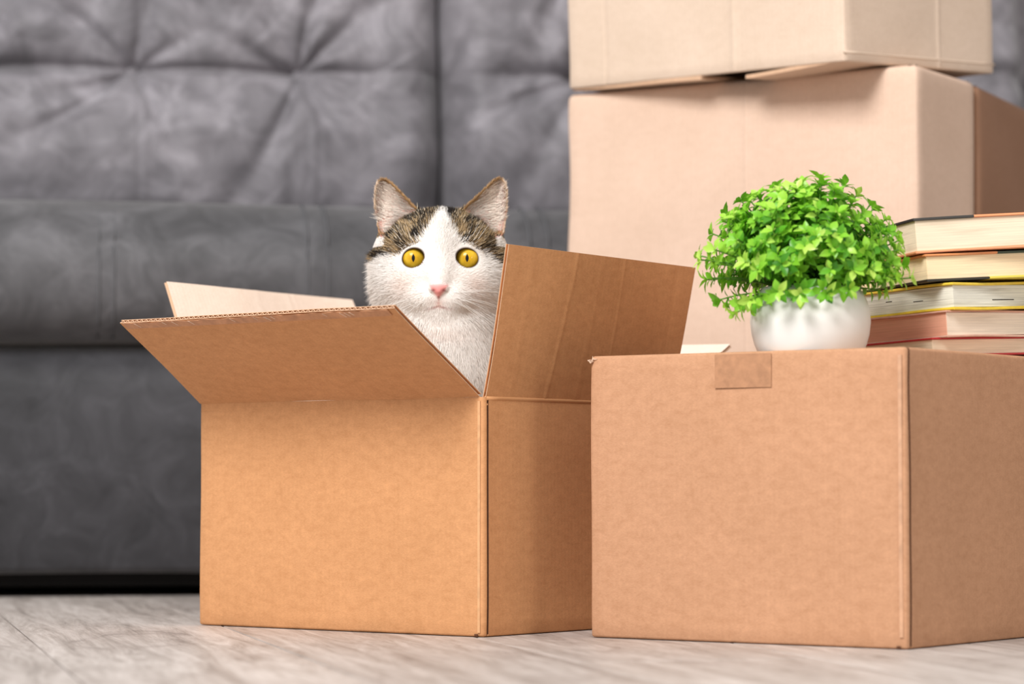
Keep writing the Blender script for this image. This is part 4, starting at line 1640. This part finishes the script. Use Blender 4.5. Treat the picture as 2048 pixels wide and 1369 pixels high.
# ---- fur: short ribbons rooted on the skin
TRI = np.concatenate([VQ[:, [0, 1, 2]], VQ[:, [0, 2, 3]]])
Pa, Pb, Pc = VP[TRI[:, 0]], VP[TRI[:, 1]], VP[TRI[:, 2]]
ar = np.linalg.norm(np.cross(Pb - Pa, Pc - Pa), axis=1) * 0.5
cent = (Pa + Pb + Pc) / 3
nav = NRM[TRI].mean(1)
dens = np.where(cent[:, 2] > -70, 1.5, 0.7)
dens = np.where((cent[:, 2] > -62) & (nav[:, 1] < 0.25), 3.4, dens)
dens = np.where((cent[:, 2] < -62) & (cent[:, 2] > -140) & (nav[:, 1] < 0.25), 2.0, dens)
dens = np.where(cent[:, 2] < -150, 0.12, dens)
wgt = ar * dens
NS = int(min(190000, wgt.sum()))
cum = np.cumsum(wgt) / wgt.sum()
ti = np.searchsorted(cum, rng.random(NS))
ti = np.clip(ti, 0, len(TRI) - 1)
r1, r2_ = rng.random(NS), rng.random(NS)
fl = r1 + r2_ > 1
r1[fl], r2_[fl] = 1 - r1[fl], 1 - r2_[fl]
P = Pa[ti] + (Pb - Pa)[ti] * r1[:, None] + (Pc - Pa)[ti] * r2_[:, None]
Nn = NRM[TRI[ti]].mean(1)
Nn /= np.linalg.norm(Nn, axis=1)[:, None] + 1e-9
# rejects: nose, eyes, lips
eyed = np.full(NS, 99.0)
for (ex0, ez0), s in zip(EYE, (-1, 1)):
    t = -s * 0.30
    xr = (P[:, 0] - ex0) * math.cos(t) + (P[:, 2] - ez0) * math.sin(t)
    zr = -(P[:, 0] - ex0) * math.sin(t) + (P[:, 2] - ez0) * math.cos(t)
    k0 = (np.sqrt((xr / 10.4) ** 2 + (zr / 9.1) ** 2) - 1) * 9.6
    eyed = np.minimum(eyed, np.where(P[:, 1] < -8, k0, 99))
hw = np.clip((P[:, 2] + 38) / 12, 0.0, 1) ** 0.8 * 9.6
on_nose = (np.abs(P[:, 0]) < hw) & (P[:, 2] < -25.5) & (P[:, 2] > -38.5) & (P[:, 1] < -44)
lip = (np.abs(P[:, 2] - (-44.9 - 2.4 * np.clip(np.abs(P[:, 0]) / 8, 0, 1))) < 0.55) & (np.abs(P[:, 0]) < 12) & (P[:, 1] < -40)
keep = (eyed > 1.3) & ~on_nose & (P[:, 2] > zfloor + 2)
sd, y0 = ear_info(P)
onear = (sd < 1.0) & (P[:, 2] > 26) & (np.abs(P[:, 0]) > 22) & (P[:, 1] > -7)
earfront = onear & (P[:, 1] < y0 + 0.4) & (Nn[:, 1] < 0.3) & (P[:, 2] > 30) & (sd < -1.5) & ~((sd > -6.5 * rng.random(NS)) & (np.abs(P[:, 0]) < 57) & (P[:, 2] > 44))
keep &= ~(earfront & (rng.random(NS) < 0.35))
P, Nn, sd, onear, earfront, eyed = P[keep], Nn[keep], sd[keep], onear[keep], earfront[keep], eyed[keep]
NS = len(P)
# flow
nosep = np.array([0, -56, -27.0])
D = P - nosep
dist = np.linalg.norm(D, axis=1)
D = D / dist[:, None]
D[:, 1] += 0.25
low = sig((-58 - P[:, 2]) / 6)[:, None]
D = D * (1 - low) + np.stack([P[:, 0] * 0.004, np.full(NS, 0.1), np.full(NS, -1.0)], 1) * low
# down-sweep on the cheeks
ck = (np.clip((np.abs(P[:, 0]) - 35) / 25, 0, 1) * sig((5 - P[:, 2]) / 6))[:, None]
D = D + ck * np.array([0, 0.0, -0.55]) * (1 - low)
chin = np.exp(-((P[:, 0] / 16) ** 2 + ((P[:, 2] + 54) / 9) ** 2))[:, None]
D = D + chin * np.array([0, -0.1, -0.5])
# ears: outside runs towards the tip, inside runs from the medial edge outwards
sg = np.sign(P[:, 0])
D = np.where(onear[:, None], np.stack([sg * 0.3, np.full(NS, 0.1), np.full(NS, 1.0)], 1), D)
D = np.where(earfront[:, None], np.stack([sg * 0.9, np.full(NS, -0.35), np.full(NS, 0.22)], 1), D)
D += rng.normal(0, 0.13, (NS, 3))
D -= Nn * (D * Nn).sum(1)[:, None]
D /= np.linalg.norm(D, axis=1)[:, None] + 1e-9
length = np.clip(2.2 + (dist - 12) * 0.10, 2.2, 9)
length = np.where(ck[:, 0] > 0.3, length + 3.5 * ck[:, 0], length)
length = np.where(P[:, 2] < -55, 9.0, length)
length = np.where((P[:, 1] > 20) & (P[:, 2] > -60), 6.0, length)
length = np.where(chin[:, 0] > 0.3, np.minimum(length, 4.0), length)
length = np.where(eyed < 6, np.minimum(length, 1.4 + eyed * 0.4), length)
length = np.where(onear, 3.4, length)
length = np.where(earfront, np.where(rng.random(NS) < 0.5, 9.0, 2.5), length)
length *= rng.uniform(0.7, 1.25, NS)
lift = np.where(earfront, 0.45, np.where(onear, 0.35, 0.24)) + rng.normal(0, 0.08, NS)
d0 = D * np.cos(lift + 0.12)[:, None] + Nn * np.sin(lift + 0.12)[:, None]
d1 = D * np.cos(lift - 0.14)[:, None] + Nn * np.sin(lift - 0.14)[:, None]
rim_hair = (np.abs(Nn[:, 0]) > 0.72) & ~earfront & (rng.random(NS) < 0.14) & ~((np.abs(P[:, 0]) > 48) & (P[:, 2] > 8) & (P[:, 2] < 40))
length = np.where(rim_hair, length * 1.1, length)
lift = np.where(rim_hair, lift + 0.32, lift)
near_base = (np.abs(P[:, 0]) > 50) & (P[:, 2] > 10) & (P[:, 2] < 40)
length = np.where(near_base, np.minimum(length, 3.5), length)
d0 = D * np.cos(lift + 0.12)[:, None] + Nn * np.sin(lift + 0.12)[:, None]
d1 = D * np.cos(lift - 0.14)[:, None] + Nn * np.sin(lift - 0.14)[:, None]
Wd = np.cross(D, Nn)
wid = np.where(length > 6, 0.36, 0.30) * rng.uniform(0.7, 1.2, NS)
wid = np.where(earfront, 0.34, wid)
B0 = P - Nn * 0.3
Mi = B0 + d0 * (length * 0.5)[:, None]
Tp = Mi + d1 * (length * 0.5)[:, None]
hwv = Wd * (wid * 0.5)[:, None]
verts = np.stack([B0 - hwv, B0 + hwv, Mi + hwv * 0.8, Mi - hwv * 0.8, Tp], 1).reshape(-1, 3)
# strand colours
jit = rng.normal(0, 3.2, (NS, 2))
tmask, tdark = coat(P, jit)
u = rng.random(NS)
c = np.tile(WHITE, (NS, 1)) * rng.uniform(0.93, 1.0, (NS, 1))
tb = np.where((u < tdark)[:, None], DARK, np.where((u < tdark + 0.42 * (1 - tdark))[:, None], MIDB, np.where((u < 0.93)[:, None], TAN, PALE)))
c = np.where(tmask[:, None], tb * rng.uniform(0.75, 1.25, (NS, 1)), c)
edge_med = onear & ~earfront
pxs_ = np.abs(P[:, 0])
c = np.where((edge_med & (sd > -5))[:, None], L3(176, 140, 98) * rng.uniform(0.45, 1.3, (NS, 1)), c)
c = np.where((edge_med & (sd > -5) & (pxs_ > 60))[:, None], L3(232, 206, 180) * rng.uniform(0.8, 1.05, (NS, 1)), c)
medshade = np.clip((52 - (pxs_ + (P[:, 2] - 40) * 0.22)) / 14, 0, 1)
ce = L3(250, 236, 222) * (1 - medshade[:, None] * 0.35)
c = np.where(earfront[:, None], ce * rng.uniform(0.6, 1.08, (NS, 1)), c)
# white tuft under the ear, tan fur at the outer eye corner
c = np.where(((np.abs(pxs_ - 58) < 7) & (np.abs(P[:, 2] - 19) < 5) & (P[:, 1] < 20))[:, None], WHITE, c)
# pinkish thin fur by the muzzle sides and the philtrum
w = np.zeros(NS)
for s in (-1, 1):
    w = np.maximum(w, 0.35 * np.exp(-(((P[:, 0] - s * 33) / 10) ** 2 + ((P[:, 2] + 25) / 12) ** 2)))
w = np.maximum(w, 0.22 * np.exp(-((P[:, 0] / 30) ** 2 + ((P[:, 2] + 68) / 8) ** 2)))
w = np.maximum(w, 0.6 * np.exp(-((P[:, 0] / 3) ** 2 + ((P[:, 2] + 42) / 4.0) ** 2)))
c = c * (1 - w[:, None]) + PINKW * w[:, None]
w = 0.5 * np.exp(-((P[:, 0] / 5) ** 2 + ((P[:, 2] + 22) / 4.5) ** 2)) * (P[:, 1] < -40)
c = c * (1 - w[:, None]) + L3(240, 200, 196) * w[:, None]
lz = -44.4 - 2.6 * np.clip(np.abs(P[:, 0]) / 9, 0, 1) ** 1.3
w = 0.75 * np.exp(-((P[:, 2] - lz) / 1.1) ** 2) * np.clip(1.2 - np.abs(P[:, 0]) / 13, 0, 1) * (P[:, 1] < -38)  # mouth shadow painted into the strands along the lip line
c = c * (1 - w[:, None]) + L3(168, 112, 104) * w[:, None]
faces_i = (np.arange(NS) * 5)[:, None]
q = faces_i + np.array([0, 1, 2, 3])
t3 = faces_i + np.array([3, 2, 4])
fm = bpy.data.meshes.new('fur')
vco = verts * 0.001 + np.array([rel.x, rel.y, rel.z])
fm.vertices.add(NS * 5)
fm.vertices.foreach_set('co', vco.ravel())
loops = np.concatenate([q, t3], 1).ravel().astype(np.int32)
fm.loops.add(len(loops))
fm.loops.foreach_set('vertex_index', loops)
fm.polygons.add(NS * 2)
ls = np.stack([np.arange(NS) * 7, np.arange(NS) * 7 + 4], 1).ravel().astype(np.int32)
fm.polygons.foreach_set('loop_start', ls)
fm.polygons.foreach_set('use_smooth', np.ones(NS * 2, dtype=bool))
fm.update(calc_edges=True)
ca = fm.color_attributes.new('Col', 'FLOAT_COLOR', 'POINT')
cv = np.repeat(np.concatenate([c, np.ones((NS, 1))], 1), 5, axis=0).reshape(NS, 5, 4)
cv[:, 4, :3] = np.minimum(1, cv[:, 4, :3] * 1.08)
cv[:, 0:2, :3] *= 0.9
ca.data.foreach_set('color', cv.reshape(-1))
sn = Nn * 0.85 + d0 * 0.0 + Wd * rng.normal(0, 0.16, (NS, 1)) + D * rng.normal(0, 0.12, (NS, 1))
sn /= np.linalg.norm(sn, axis=1)[:, None]
fm.normals_split_custom_set_from_vertices(np.repeat(sn, 5, axis=0).tolist())
fm.materials.append(fur_mat('cat_fur', 0.75, 0.15).m)
fur = bpy.data.objects.new('fur', fm)
C.objects.link(fur)
fur.parent = cat
fur['kind'] = 'stuff'
print('fur strands', NS)

# whiskers
m_wh = plain('whisker_white', (240, 236, 230), 0.4)
rw = random.Random(3)
def whisker(p0, d0_, ln, droop):
    pts = []
    for k in range(10):
        t = k / 9
        p = Vector(p0) + Vector(d0_) * (ln * t) + Vector((0, 0, -droop * t * t))
        pts.append(CO + p * 0.001)
    off = CO - cat_root
    o = tube('whisker', pts, 0.00022, m_wh, cat, 5, lambda t: 1.05 - t)
for s in (-1, 1):
    for k in range(11):
        r_, cc = k // 4, k % 4
        p0 = (s * (12 + 3.2 * cc), -49 + 2.6 * cc, -33 - 3.6 * r_)
        an = 0.15 - 0.28 * r_ + rw.uniform(-.1, .1)
        dv = Vector((s * math.cos(an), -0.12 + 0.1 * rw.random(), math.sin(an)))
        whisker(p0, dv, rw.uniform(26, 46), rw.uniform(4, 12))
    for k in range(4):
        p0 = (s * (24 + 3 * k), -30, 13 + k * 0.5)
        dv = Vector((s * (0.35 + 0.12 * k), -0.3, 0.9)).normalized()
        whisker(p0, dv, rw.uniform(22, 34), -2)
